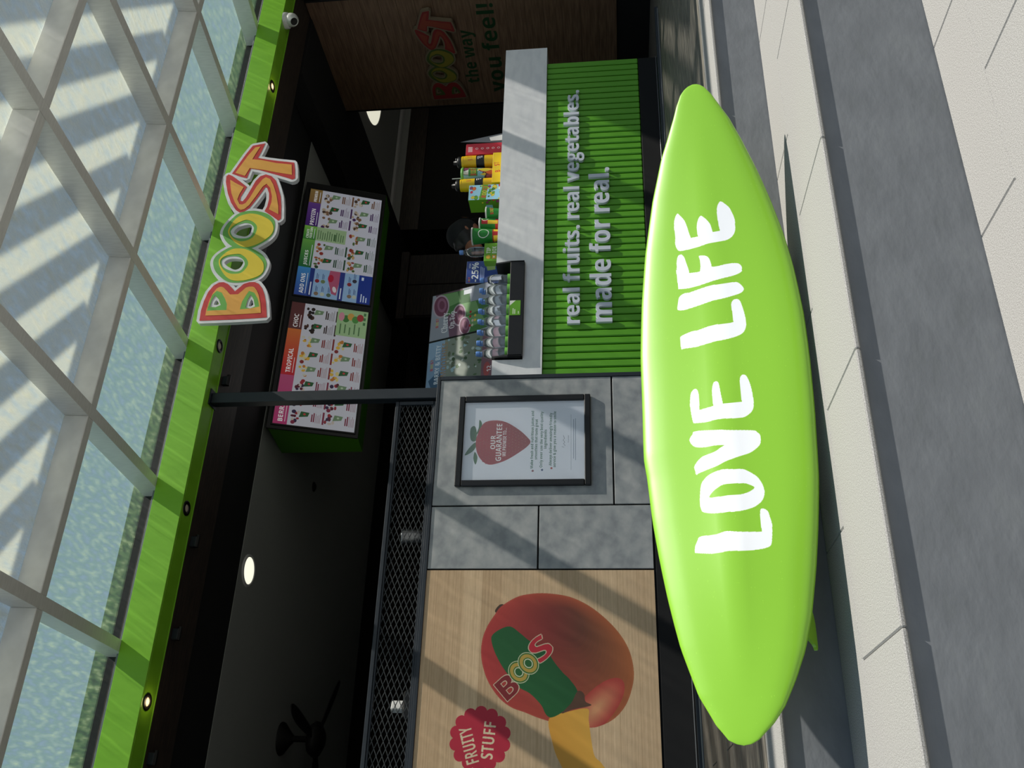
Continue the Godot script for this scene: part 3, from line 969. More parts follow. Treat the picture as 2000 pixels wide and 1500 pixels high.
# ------------------------------------------------------------------ letter signs
func letter_parts(owner_: Node, key: String, xf: Transform3D, k: float, lift: float, dark: bool):
	# one letter: white backing, coloured plate, inlay, with its holes; dark takes shaded colours
	var sets := {"B": ["B_h", "B_h2"], "O": ["O_h"], "P": ["P_h"], "S": [], "T": []}
	var holes := []
	for hname in sets[key]: holes.append(rounded(pts(SIGN[hname], 0.001 * k), 2))
	var plate := rounded(pts(SIGN[key], 0.001 * k), 3) if key in ["O", "P"] else pts(SIGN[key], 0.001 * k)
	var back := grown(plate, 0.019 * k)
	var red: Material = M.shaded_sign_red if dark else M.sign_red
	var l := part("letter", prism(back, lift, 0.030 + lift, holes, xf), M.shaded_sign_white if dark else M.sign_white, owner_)
	var z := 0.030 + lift
	var ring := []
	if key == "B":
		for w in ["B_w", "B_w2"]: ring.append(rounded(pts(SIGN[w], 0.001 * k), 2))
	elif key in ["O", "P"]:
		ring.append(rounded(pts(SIGN[key + "_w"], 0.001 * k), 3))
	part("face_plate", prism(plate, z, z + 0.0015, ring, xf), (M.shaded_sign_green if dark else M.sign_green) if key in ["O", "P"] else red, l)
	if key == "B":
		var inner := grown(plate, -0.034 * k)
		var gs := [pts(SIGN["B_g"], 0.001 * k), pts(SIGN["B_g2"], 0.001 * k)]
		part("inlay", prism(inner, z + 0.0015, z + 0.003, gs, xf), M.shaded_sign_red if dark else M.sign_orange, l)
		for i in 2: part("green_inlay", prism(gs[i], z + 0.0016, z + 0.0028, [ring[i]], xf), M.shaded_sign_green if dark else M.sign_green, l)
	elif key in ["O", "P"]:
		part("inlay", prism(rounded(pts(SIGN[key + "_y"], 0.001 * k), 3), z + 0.0015, z + 0.003, [rounded(pts(SIGN[key + "_i"], 0.001 * k), 3)], xf), M.shaded_sign_yellow if dark else M.sign_yellow, l)
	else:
		part("inlay", prism(pts(SIGN[key + "_i"], 0.001 * k), z + 0.0015, z + 0.003, [], xf), M.shaded_sign_orange if dark else M.sign_orange, l)

func sign_letters():
	var s := thing("letter_sign", "big raised letter sign in red, yellow and green hung on the lime beam", "sign", Vector3(3.05, 2.70, 0.10))
	var i := 0
	for key in ["B", "S", "O", "P", "T"]:
		letter_parts(s, key, Transform3D.IDENTITY, 1.0, 0.0003 * i, false)
		i += 1
	for x in [-0.10, 0.30, 0.62, 0.95]:
		part("standoff", box(Vector3(x - 0.012, 0.055, -0.0495), Vector3(x + 0.012, 0.08, 0.004), 0.001), M.black_metal, s)
	# timber panel on the right-hand wall with the small sign and its words
	var p := thing("timber_wall_panel", "shaded timber panel with green words on the right side wall", "panel", Vector3(6.011, 0.262, 0.0))
	var h := 2.465 / 17.0
	for k in 17:
		part("timber_board", box(Vector3(-0.011, h * k + 0.0008, -1.452), Vector3(0.0005, h * (k + 1) - 0.0008, -0.262), 0.001), M.shaded_oak_wall, p)
	part("edge_trim", box(Vector3(-0.014, 0.0, -1.470), Vector3(0.0005, 2.465, -1.4525), 0.001), M.black, p)
	part("edge_trim", box(Vector3(-0.014, 0.0, -0.2615), Vector3(0.0005, 2.465, -0.244), 0.001), M.black, p)
	var face_left := Basis(Vector3(0, 0, 1), Vector3(0, 1, 0), Vector3(-1, 0, 0))
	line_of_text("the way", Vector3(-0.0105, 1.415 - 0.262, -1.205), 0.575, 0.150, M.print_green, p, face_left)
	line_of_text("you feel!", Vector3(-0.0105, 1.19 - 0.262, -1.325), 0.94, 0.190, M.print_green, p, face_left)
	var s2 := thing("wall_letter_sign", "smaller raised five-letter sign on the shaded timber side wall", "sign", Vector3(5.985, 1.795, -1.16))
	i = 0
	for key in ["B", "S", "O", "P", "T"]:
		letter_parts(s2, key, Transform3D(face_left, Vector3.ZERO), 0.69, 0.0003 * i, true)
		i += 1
	for q in [[-0.05, 0.03], [0.14, -0.05], [0.33, -0.1], [0.5, -0.05], [0.66, -0.08]]:
		part("standoff", box(Vector3(-0.004, q[1] - 0.01, q[0] - 0.01), Vector3(0.0145, q[1] + 0.01, q[0] + 0.01)), M.black, s2)

# ------------------------------------------------------------------ menu screens
func drink(p: Print, rng: RandomNumberGenerator, x: float, y: float, s: float, ink: Color, fruit: Array, dark: bool):
	# a cup with fruit above it, a few lines of fine print and a price pill
	for k in 9:
		var q := Vector2(rng.randf_range(-0.30, 0.25), rng.randf_range(-0.30, 0.10)) * s
		p.oval(x + q.x, y + q.y, rng.randf_range(0.05, 0.11) * s, rng.randf_range(0.05, 0.10) * s, fruit[k % fruit.size()])
	var cx := x + 0.12 * s
	var cy := y + 0.28 * s
	p.shape([PackedVector2Array([Vector2(cx - 0.17 * s, cy - 0.24 * s), Vector2(cx + 0.13 * s, cy - 0.17 * s), Vector2(cx + 0.10 * s, cy + 0.22 * s), Vector2(cx - 0.10 * s, cy + 0.16 * s)])], Color(0.16, 0.36, 0.20) if dark else Color(0.44, 0.56, 0.42))
	p.oval(cx, cy, 0.05 * s, 0.06 * s, Color(0.75, 0.25, 0.25) if dark else Color(0.70, 0.78, 0.66))
	for k in 2: p.rect(x - 0.22 * s, y + (0.60 + 0.09 * k) * s, rng.randf_range(0.34, 0.50) * s, 0.06 * s, ink)
	for k in 4: p.rect(x - 0.26 * s, y + (0.80 + 0.065 * k) * s, rng.randf_range(0.36, 0.60) * s, 0.022 * s, ink.lerp(Color(0.75, 0.75, 0.78), 0.45))
	p.rect(x - 0.30 * s, y + 1.10 * s, 0.62 * s, 0.08 * s, ink)

func menu_left() -> ImageTexture:
	var W := 1030
	var H := 584
	var p := Print.new(W, H, Color(0.80, 0.81, 0.85))
	var rng := RandomNumberGenerator.new()
	rng.seed = 11
	var pink := PackedVector2Array([Vector2(0, 0), Vector2(410, 0), Vector2(410, 100), Vector2(0, 100)])
	p.shape([pink], Color(0.72, 0.22, 0.45), Color(0.72, 0.32, 0.48), Vector2(1, 0))
	p.shape([PackedVector2Array([Vector2(400, 0), Vector2(795, 0), Vector2(795, 100), Vector2(400, 100)])], Color(0.74, 0.15, 0.19), Color(0.80, 0.45, 0.22), Vector2(1, 0))
	p.rect(795, 0, 235, 100, Color(0.36, 0.20, 0.20))
	p.write(glyphs("BERRIES", 22, 66, 34, 190), Color.WHITE)
	p.write(glyphs("TROPICAL", 420, 66, 34, 205), Color.WHITE)
	p.write(glyphs("CHOC", 812, 66, 34, 115), Color.WHITE)
	for b in [[22, 170], [420, 130], [812, 110]]: p.rect(b[0], 80, b[1], 5, Color(0.92, 0.85, 0.87))
	var berry := [Color(0.35, 0.10, 0.18), Color(0.20, 0.14, 0.28), Color(0.60, 0.16, 0.20), Color(0.78, 0.74, 0.70)]
	var trop := [Color(0.86, 0.70, 0.25), Color(0.86, 0.80, 0.52), Color(0.75, 0.48, 0.20), Color(0.80, 0.80, 0.74)]
	var choc := [Color(0.16, 0.11, 0.10), Color(0.28, 0.18, 0.14), Color(0.10, 0.08, 0.08)]
	for r in 2:
		for i in 8:
			if r == 1 and i > 5: continue
			var x := 78.0 + 124.0 * i
			var ink := Color(0.50, 0.16, 0.26) if i < 3 else (Color(0.52, 0.18, 0.18) if i < 6 else Color(0.22, 0.16, 0.15))
			drink(p, rng, x, 170.0 + 242.0 * r, 158.0, ink, berry if i < 3 else (trop if i < 6 else choc), (i + r) % 2 == 0)
			if (i * 3 + r) % 4 == 0: p.oval(x - 52, 138 + 242 * r, 15, 15, ink)
	# green card
	p.rect(790, 352, 240, 232, Color(0.62, 0.76, 0.56))
	for k in 5: p.rect(806 + 10 * (k % 2), 380 + 36 * k, 90 - 12 * (k % 3), 9, Color(0.30, 0.46, 0.28))
	for k in 4:
		p.oval(945 + 22 * (k % 2), 420 + 36 * k, 32, 26, [Color(0.24, 0.48, 0.22), Color(0.80, 0.62, 0.30), Color(0.30, 0.56, 0.26), Color(0.66, 0.22, 0.22)][k])
	p.oval(960, 385, 38, 22, Color(0.82, 0.56, 0.62))
	for k in 3: p.rect(905 + 42 * k, 552, 26, 18, Color(0.26, 0.46, 0.28))
	return p.texture()

func menu_right() -> ImageTexture:
	var W := 1030
	var H := 584
	var p := Print.new(W, H, Color(0.80, 0.81, 0.86))
	var rng := RandomNumberGenerator.new()
	rng.seed = 12
	var band := func(x0: float, x1: float, c: Color, d: Color):
		p.shape([PackedVector2Array([Vector2(x0, 0), Vector2(x1, 0), Vector2(x1, 98), Vector2(x0, 98)])], c, d, Vector2(1, 0))
	band.call(0.0, 262.0, Color(0.20, 0.30, 0.60), Color(0.26, 0.56, 0.80))
	band.call(262.0, 528.0, Color(0.14, 0.40, 0.22), Color(0.42, 0.66, 0.30))
	band.call(528.0, 660.0, Color(0.22, 0.50, 0.20), Color(0.50, 0.74, 0.30))
	band.call(660.0, 894.0, Color(0.26, 0.12, 0.42), Color(0.40, 0.26, 0.56))
	band.call(894.0, 1030.0, Color(0.50, 0.38, 0.22), Color(0.56, 0.46, 0.26))
	p.write(glyphs("ADD ONS", 20, 66, 32, 182), Color.WHITE)
	p.write(glyphs("JUICES", 280, 66, 32, 142), Color.WHITE)
	p.write(glyphs("CREATE", 540, 42, 20, 86), Color.WHITE)
	p.write(glyphs("YOUR OWN", 540, 68, 20, 108), Color.WHITE)
	p.write(glyphs("PROTEIN", 672, 66, 32, 160), Color.WHITE)
	p.write(glyphs("PREMIUM", 906, 62, 24, 108), Color.WHITE)
	for b in [[20, 190], [280, 200], [540, 100], [672, 130], [906, 100]]: p.rect(b[0], 80, b[1], 5, Color(0.88, 0.90, 0.94))
	# add-ons column
	p.rect(0, 98, 262, 486, Color(0.58, 0.72, 0.86))
	p.rect(0, 98, 262, 34, Color(0.14, 0.22, 0.50))
	p.rect(0, 330, 262, 38, Color(0.16, 0.22, 0.52))
	p.rect(0, 480, 262, 104, Color(0.07, 0.20, 0.56))
	p.rect(14, 110, 120, 10, Color(0.85, 0.88, 0.95))
	p.rect(14, 344, 100, 10, Color(0.85, 0.88, 0.95))
	for k in 3: p.rect(14, 508 + 20 * k, 74 - 14 * k, 9, Color(0.80, 0.86, 0.96))
	p.rect(214, 500, 30, 18, Color(0.85, 0.90, 0.97))
	var sw := [Color(0.55, 0.16, 0.20), Color(0.42, 0.50, 0.34), Color(0.52, 0.44, 0.36), Color(0.74, 0.78, 0.72), Color(0.34, 0.42, 0.34)]
	var ps := [[150, 160], [150, 205], [34, 165], [34, 212], [34, 262], [160, 410], [196, 448], [50, 420], [50, 458]]
	for k in ps.size():
		p.oval(ps[k][0], ps[k][1], 17, 17, sw[k % 5] if k != 6 else Color(0.20, 0.20, 0.26))
		p.rect(ps[k][0] + 22, ps[k][1] - 8, 50, 5, Color(0.25, 0.34, 0.56))
		p.rect(ps[k][0] + 22, ps[k][1] + 2, 40, 5, Color(0.35, 0.44, 0.62))
	p.shape([PackedVector2Array([Vector2(150, 330), Vector2(40, 318), Vector2(50, 280), Vector2(110, 262), Vector2(180, 240), Vector2(262, 250), Vector2(262, 330)])], Color(0.70, 0.34, 0.46))
	p.oval(92, 300, 28, 15, Color(0.88, 0.86, 0.88), -0.3)
	p.oval(190, 262, 34, 22, Color(0.70, 0.12, 0.24))
	var green := Color(0.16, 0.30, 0.20)
	var violet := Color(0.28, 0.16, 0.36)
	var gold := Color(0.46, 0.32, 0.22)
	var fr := [Color(0.62, 0.36, 0.22), Color(0.30, 0.40, 0.20), Color(0.56, 0.20, 0.18), Color(0.76, 0.62, 0.40)]
	var nut := [Color(0.50, 0.38, 0.28), Color(0.72, 0.66, 0.58), Color(0.30, 0.24, 0.20), Color(0.80, 0.76, 0.70)]
	for r in 2:
		for i in 6:
			var x: float = [330.0, 456.0, 588.0, 720.0, 838.0, 962.0][i]
			if r == 0 and i == 2: continue
			var ink := green if i < 3 else (violet if i < 5 else gold)
			drink(p, rng, x, 170.0 + 242.0 * r, 158.0, ink, fr if i < 3 else nut, (i + r) % 2 == 0)
			if (i * 5 + r) % 3 == 0: p.oval(x - 52, 138 + 242 * r, 14, 14, ink)
	p.rect(528, 98, 132, 236, Color(0.62, 0.74, 0.56))
	for k in 12: p.rect(540 + 6 * (k % 2), 112 + 18 * k, 92 - 9 * (k % 4), 6 if k != 7 else 16, Color(0.30, 0.44, 0.28))
	return p.texture()

func menu():
	var th := deg_to_rad(19.5)
	var xf := Transform3D(Basis(Vector3.RIGHT, th), Vector3(0, 2.4, -1.3))
	var b := thing("menu_box", "long lime box hung from the ceiling carrying two lit menu screens", "menu board")
	var side := PackedVector2Array([Vector2(1.150, 2.828), Vector2(1.60, 2.8785), Vector2(1.60, 2.25), Vector2(1.366, 2.222)])
	var turn := Transform3D(Basis(Vector3(0, 0, -1), Vector3(0, 1, 0), Vector3(1, 0, 0)), Vector3.ZERO)
	part("box_body", prism(side, 2.687, 4.93, [], turn), M.lime_box, b)
	part("hanger", box(Vector3(2.9, 2.83, -1.56), Vector3(4.7, 2.8795, -1.30)), M.black, b)
	part("frame", box(Vector3(2.687, -0.189, -0.010), Vector3(4.93, 0.470, 0.004), 0.003, xf), M.black, b)
	var tex := [menu_left(), menu_right()]
	var xs := [[2.727, 3.757, "screen showing berries, tropical and choc drinks"], [3.826, 4.858, "screen showing add ons, juices and protein drinks"]]
	for i in 2:
		var m := printed("menu_screen", tex[i], 0.3)
		m.emission_enabled = true
		m.emission_texture = tex[i]
		m.emission = Color.BLACK
		m.emission_operator = BaseMaterial3D.EMISSION_OP_MULTIPLY
		m.emission = Color(1, 1, 1)
		m.emission_energy_multiplier = 0.26
		var s := part("menu_screen", sheet(Vector3(xs[i][0], -0.156, 0.0125), Vector3(xs[i][1], -0.156, 0.0125), Vector3(xs[i][1], 0.428, 0.0125), Vector3(xs[i][0], 0.428, 0.0125), Vector3(0, 0, 1)), m, b, xf)
		s.set_meta("label", xs[i][2])
		part("screen_body", box(Vector3(xs[i][0] - 0.012, -0.168, 0.004), Vector3(xs[i][1] + 0.012, 0.440, 0.012), 0.003, xf), M.black, b)
		var l := AreaLight3D.new()
		l.name = "screen_light"
		l.area_size = Vector2(1.03, 0.58)
		l.light_energy = 0.06
		l.area_range = 8.0
		l.shadow_enabled = true
		l.transform = xf * Transform3D(Basis(Vector3.UP, PI), Vector3((xs[i][0] + xs[i][1]) * 0.5, 0.136, 0.02))
		b.add_child(l)

# ------------------------------------------------------------------ surfboard
func along(table: Array, s: float) -> float:
	for i in range(0, table.size() - 2, 2):
		if s <= table[i + 2]:
			var t: float = clampf((s - table[i]) / (table[i + 2] - table[i]), 0, 1)
			var p0: float = table[i + 1] if i == 0 else table[i - 1]
			var p3: float = table[i + 3] if i + 5 >= table.size() else table[i + 5]
			return lerpf(lerpf(table[i + 1], table[i + 3], t), cubic_interpolate(table[i + 1], table[i + 3], p0, p3, t), 0.5)
	return table[-1]

const RAIL_UP := [-0.904, 0.006, -0.901, 0.022, -0.893, 0.038, -0.863, 0.063, -0.800, 0.099, -0.690, 0.137, -0.578, 0.163, -0.472, 0.182, -0.377, 0.196, -0.256, 0.207, -0.202, 0.214, -0.054, 0.213, 0.102, 0.212, 0.262, 0.201, 0.422, 0.180, 0.580, 0.146, 0.710, 0.106, 0.803, 0.066, 0.862, 0.042, 0.893, 0.026, 0.906, 0.013, 0.913, 0.001, 0.916, -0.013]
const RAIL_LOW := [-0.904, 0.006, -0.901, -0.012, -0.892, -0.028, -0.860, -0.060, -0.825, -0.086, -0.771, -0.113, -0.710, -0.138, -0.637, -0.159, -0.527, -0.180, -0.433, -0.195, -0.313, -0.210, -0.264, -0.214, -0.129, -0.222, 0.015, -0.227, 0.150, -0.227, 0.292, -0.218, 0.399, -0.204, 0.508, -0.183, 0.603, -0.160, 0.707, -0.130, 0.783, -0.104, 0.833, -0.081, 0.872, -0.063, 0.898, -0.046, 0.909, -0.034, 0.914, -0.024, 0.916, -0.013]
const TAIL := -0.904
const NOSE := 0.916

func rocker(s: float) -> float:
	return (0.13 if s > 0.0 else 0.06) * pow(absf(s) / 0.92, 2.3)

func board_point(s: float, ang: float) -> Vector3:
	var hi := along(RAIL_UP, s)
	var lo := along(RAIL_LOW, s)
	var mid := (hi + lo) * 0.5
	var w := maxf((hi - lo) * 0.5, 0.0005)
	var f := absf(s - 0.0060) / 0.9100
	var half := 0.029 * (1.0 - pow(minf(f, 1.0), 4.0)) + 0.0045 * sqrt(maxf(0.0, 1.0 - pow(minf(f, 1.0), 20.0)))
	half = minf(half, w * 0.8)
	var c := cos(ang)
	var n := sin(ang)
	var t := mid + w * signf(c) * pow(absf(c), 0.72)
	var d := half * signf(n) * pow(absf(n), 0.55)
	if n > 0.0:
		# a soft ridge down the middle of the deck, strongest towards the tail
		var r := clampf(1.0 - absf(t - mid) / maxf(w, 0.02), 0, 1)
		d += 0.021 * smoothstep(0.98, 0.5, f) * lerpf(1.0, 0.45, smoothstep(-0.5, 0.6, s)) * exp(-sqrt(pow(t - mid, 2.0) + 0.00008) / 0.075) * smoothstep(0.0, 0.35, r)
	return Vector3(s, t, d + rocker(s))

func board_print() -> ImageTexture:
	var W := 2048
	var H := 539
	var p := Print.new(W, H, Color(0.525, 0.75, 0.155))
	var rng := RandomNumberGenerator.new()
	rng.seed = 2
	for i in 900:
		var q := Vector2(rng.randf() * W, rng.randf() * H)
		p.rect(q.x, q.y, rng.randi_range(1, 4), rng.randi_range(1, 2), Color(0.57, 0.795, 0.20))
	var k := W / 2.0
	var loop := func(name: String) -> PackedVector2Array:
		var r := PackedVector2Array()
		for q in rounded(pts(BOARD_LETTERS[name]), 5): r.append(Vector2((q.x + 0.97) * k, (0.263 - q.y) * k))
		return r
	for name in BOARD_LETTERS.keys():
		if name == "O_hole": continue
		p.shape([loop.call("O"), loop.call("O_hole")] if name == "O" else [loop.call(name)], Color(0.93, 0.945, 0.96))
	return p.texture()

func surfboard():
	var th := deg_to_rad(-18.0)
	var b := thing("surfboard", "glossy lime green surfboard with white lettering, propped on its edge on the concrete step", "surfboard")
	b.transform = Transform3D(Basis(Vector3.RIGHT, th), Vector3(1.13, 0.076, 2.435))
	var deck_mat := printed("board_deck", board_print(), 0.4)
	deck_mat.clearcoat_enabled = true
	deck_mat.clearcoat = 0.5
	deck_mat.clearcoat_roughness = 0.14
	var hull_mat := mat("board_hull", Color(0.525, 0.75, 0.155), 0.4)
	hull_mat.clearcoat_enabled = true
	hull_mat.clearcoat = 0.5
	hull_mat.clearcoat_roughness = 0.14
	var ns := 120
	for half in 2:
		var st := SurfaceTool.new()
		st.begin(Mesh.PRIMITIVE_TRIANGLES)
		var na := 36
		var a0 := 0.0 if half == 0 else PI
		for i in ns + 1:
			var s := 0.0060 + 0.9100 * sin(PI * 0.5 * (2.0 * i / ns - 1.0))
			for j in na + 1:
				var a := a0 + PI * j / na
				var q := board_point(s, a)
				var e := 0.004
				var s1 := clampf(s - e, TAIL, NOSE)
				var s2 := clampf(s + e, TAIL, NOSE)
				var n := (board_point(s2, a) - board_point(s1, a)).cross(board_point(s, a + 0.03) - board_point(s, a - 0.03))
				if n.length() < 1e-9: n = Vector3(signf(s), 0, 0)
				n = n.normalized()
				if n.dot(Vector3(0, cos(a), sin(a)) + Vector3(signf(s) * (0.9 if s > NOSE - 0.012 or s < TAIL + 0.012 else 0.0), 0, 0)) < 0.0: n = -n
				st.set_normal(n)
				st.set_uv(Vector2((s + 0.97) / 2.0, (0.263 - q.y) / 0.526))
				st.add_vertex(q)
		for i in ns:
			for j in na:
				var k := i * (na + 1) + j
				for v in [k, k + na + 1, k + 1, k + 1, k + na + 1, k + na + 2]: st.add_index(v)
		part("deck" if half == 0 else "hull", st.commit(), deck_mat if half == 0 else hull_mat, b)
	# three fins under the tail
	for f in [[-0.60, -0.125, -0.35, 0.062], [-0.60, 0.095, 0.2, 0.06], [-0.72, -0.01, 0.0, 0.065]]:
		var out := Vector3(0, sin(f[2]), -cos(f[2]))
		var fin := PackedVector2Array([Vector2(0.06, -0.02), Vector2(0.035, 0.03), Vector2(-0.01, 0.07), Vector2(-0.075, f[3] + 0.012), Vector2(-0.092, f[3] + 0.008), Vector2(-0.08, 0.06), Vector2(-0.066, 0.02), Vector2(-0.07, -0.02)])
		var z: float = rocker(f[0]) - 0.022
		var xf := Transform3D(Basis(Vector3.RIGHT, out, Vector3.RIGHT.cross(out)), Vector3(f[0], f[1], z))
		part("fin", prism(rounded(fin, 3), -0.004, 0.004, [], xf), hull_mat, b)
	# brackets that hold it off the riser
	for s in [-0.34, 0.36]:
		part("bracket", box(Vector3(s - 0.015, -0.17, -0.11), Vector3(s + 0.015, -0.15, -0.022), 0.003), M.black_metal, b)

# ------------------------------------------------------------------ things on the counter
func wrap_lathe(prof: Array, seg := 32) -> ArrayMesh:
	# a lathe with a picture wrapped round it, once, from bottom to top; u = 0.25 faces +z
	var st := SurfaceTool.new()
	st.begin(Mesh.PRIMITIVE_TRIANGLES)
	for i in prof.size():
		var p: Vector2 = prof[i]
		var q0: Vector2 = prof[maxi(i - 1, 0)]
		var q1: Vector2 = prof[mini(i + 1, prof.size() - 1)]
		var d := (q1 - q0).normalized()
		for k in seg + 1:
			var a := TAU * k / seg
			var r := Vector3(-cos(a), 0, sin(a))
			st.set_normal((r * d.y - Vector3.UP * d.x).normalized())
			st.set_uv(Vector2(float(k) / seg, 1.0 - (p.y - prof[0].y) / (prof[-1].y - prof[0].y)))
			st.add_vertex(r * p.x + Vector3.UP * p.y)
	for i in prof.size() - 1:
		for k in seg:
			var v := i * (seg + 1) + k
			for w in [v, v + seg + 1, v + 1, v + 1, v + seg + 1, v + seg + 2]: st.add_index(w)
	return st.commit()

func fruit_print(w: int, h: int, seed_: int, back: Color) -> Print:
	# a gay pattern of plain fruit shapes, leaves and kites
	var p := Print.new(w, h, back)
	var rng := RandomNumberGenerator.new()
	rng.seed = seed_
	var cs := [Color(0.90, 0.45, 0.20), Color(0.85, 0.20, 0.28), Color(0.92, 0.82, 0.25), Color(0.40, 0.66, 0.22), Color(0.55, 0.28, 0.42), Color(0.94, 0.94, 0.90), Color(0.25, 0.50, 0.20)]
	for i in 26:
		var c: Color = cs[rng.randi() % 7]
		var x := rng.randf() * w
		var y := rng.randf() * h
		var s := rng.randf_range(0.05, 0.14) * w
		p.oval(x, y, s * 1.12, s * 0.95, c.darkened(0.5), rng.randf())
		p.oval(x, y, s, s * 0.84, c, rng.randf())
		if i % 3 == 0: p.shape([PackedVector2Array([Vector2(x, y - s * 1.5), Vector2(x + s, y), Vector2(x, y + s * 1.3), Vector2(x - s, y)])], Color(0.86, 0.80, 0.24))
	return p

func carton(called: String, label: String, lo: Vector3, hi: Vector3, side: Material, front: Material, left: Material = null) -> Node3D:
	var c := thing(called, label, "box", Vector3((lo.x + hi.x) * 0.5, lo.y, (lo.z + hi.z) * 0.5))
	var h := (hi - lo) * 0.5
	part("carton_body", box(Vector3(-h.x, 0, -h.z), Vector3(h.x, h.y * 2, h.z), 0.0015), side, c)
	part("front_print", sheet(Vector3(-h.x, 0.001, h.z + 0.0004), Vector3(h.x, 0.001, h.z + 0.0004), Vector3(h.x, h.y * 2 - 0.001, h.z + 0.0004), Vector3(-h.x, h.y * 2 - 0.001, h.z + 0.0004), Vector3(0, 0, 1)), front, c)
	if left: part("side_print", sheet(Vector3(-h.x - 0.0004, 0.001, -h.z), Vector3(-h.x - 0.0004, 0.001, h.z), Vector3(-h.x - 0.0004, h.y * 2 - 0.001, h.z), Vector3(-h.x - 0.0004, h.y * 2 - 0.001, -h.z), Vector3(-1, 0, 0)), left, c)
	return c

func small_logo(p: Print, x: float, y: float, h: float, w: float, turn := 0.0):
	# the bar's name in its three colours
	var d := Vector2.RIGHT.rotated(turn)
	var cs := [Color(0.82, 0.22, 0.20), Color(0.86, 0.76, 0.25), Color(0.86, 0.76, 0.25), Color(0.82, 0.22, 0.20), Color(0.86, 0.45, 0.20)]
	for i in 5:
		var q := Vector2(x, y) + d * (w * 0.205 * i)
		p.write(glyphs("BOOST"[i], q.x, q.y, h, w * 0.18, turn), cs[i])

func cup_print(seed_: int) -> ImageTexture:
	var p := Print.new(512, 256, Color(0.10, 0.50, 0.17))
	p.rect(0, 196, 512, 60, Color(0.72, 0.14, 0.16))
	p.rect(0, 170, 512, 26, Color(0.92, 0.78, 0.18))
	p.rect(0, 120, 512, 76, Color(0.10, 0.50, 0.17))
	if seed_ == 1:
		p.rect(96, 20, 60, 80, Color(0.74, 0.16, 0.18)); p.rect(96, 100, 60, 130, Color(0.93, 0.79, 0.2))
		p.oval(190, 62, 54, 44, Color(0.92, 0.94, 0.90), 0.4, 0.86)
	elif seed_ == 2:
		p.rect(0, 206, 512, 50, Color(0.92, 0.78, 0.18)); p.rect(80, 206, 60, 50, Color(0.74, 0.16, 0.18))
		p.oval(112, 110, 58, 52, Color(0.92, 0.94, 0.90), 0.5, 0.84)
		p.oval(114, 116, 42, 36, Color(0.16, 0.56, 0.22), 0.5)
	else:
		p.rect(0, 120, 512, 136, Color(0.10, 0.50, 0.17))
		small_logo(p, 74, 130, 60, 120, -0.1)
	return p.texture()

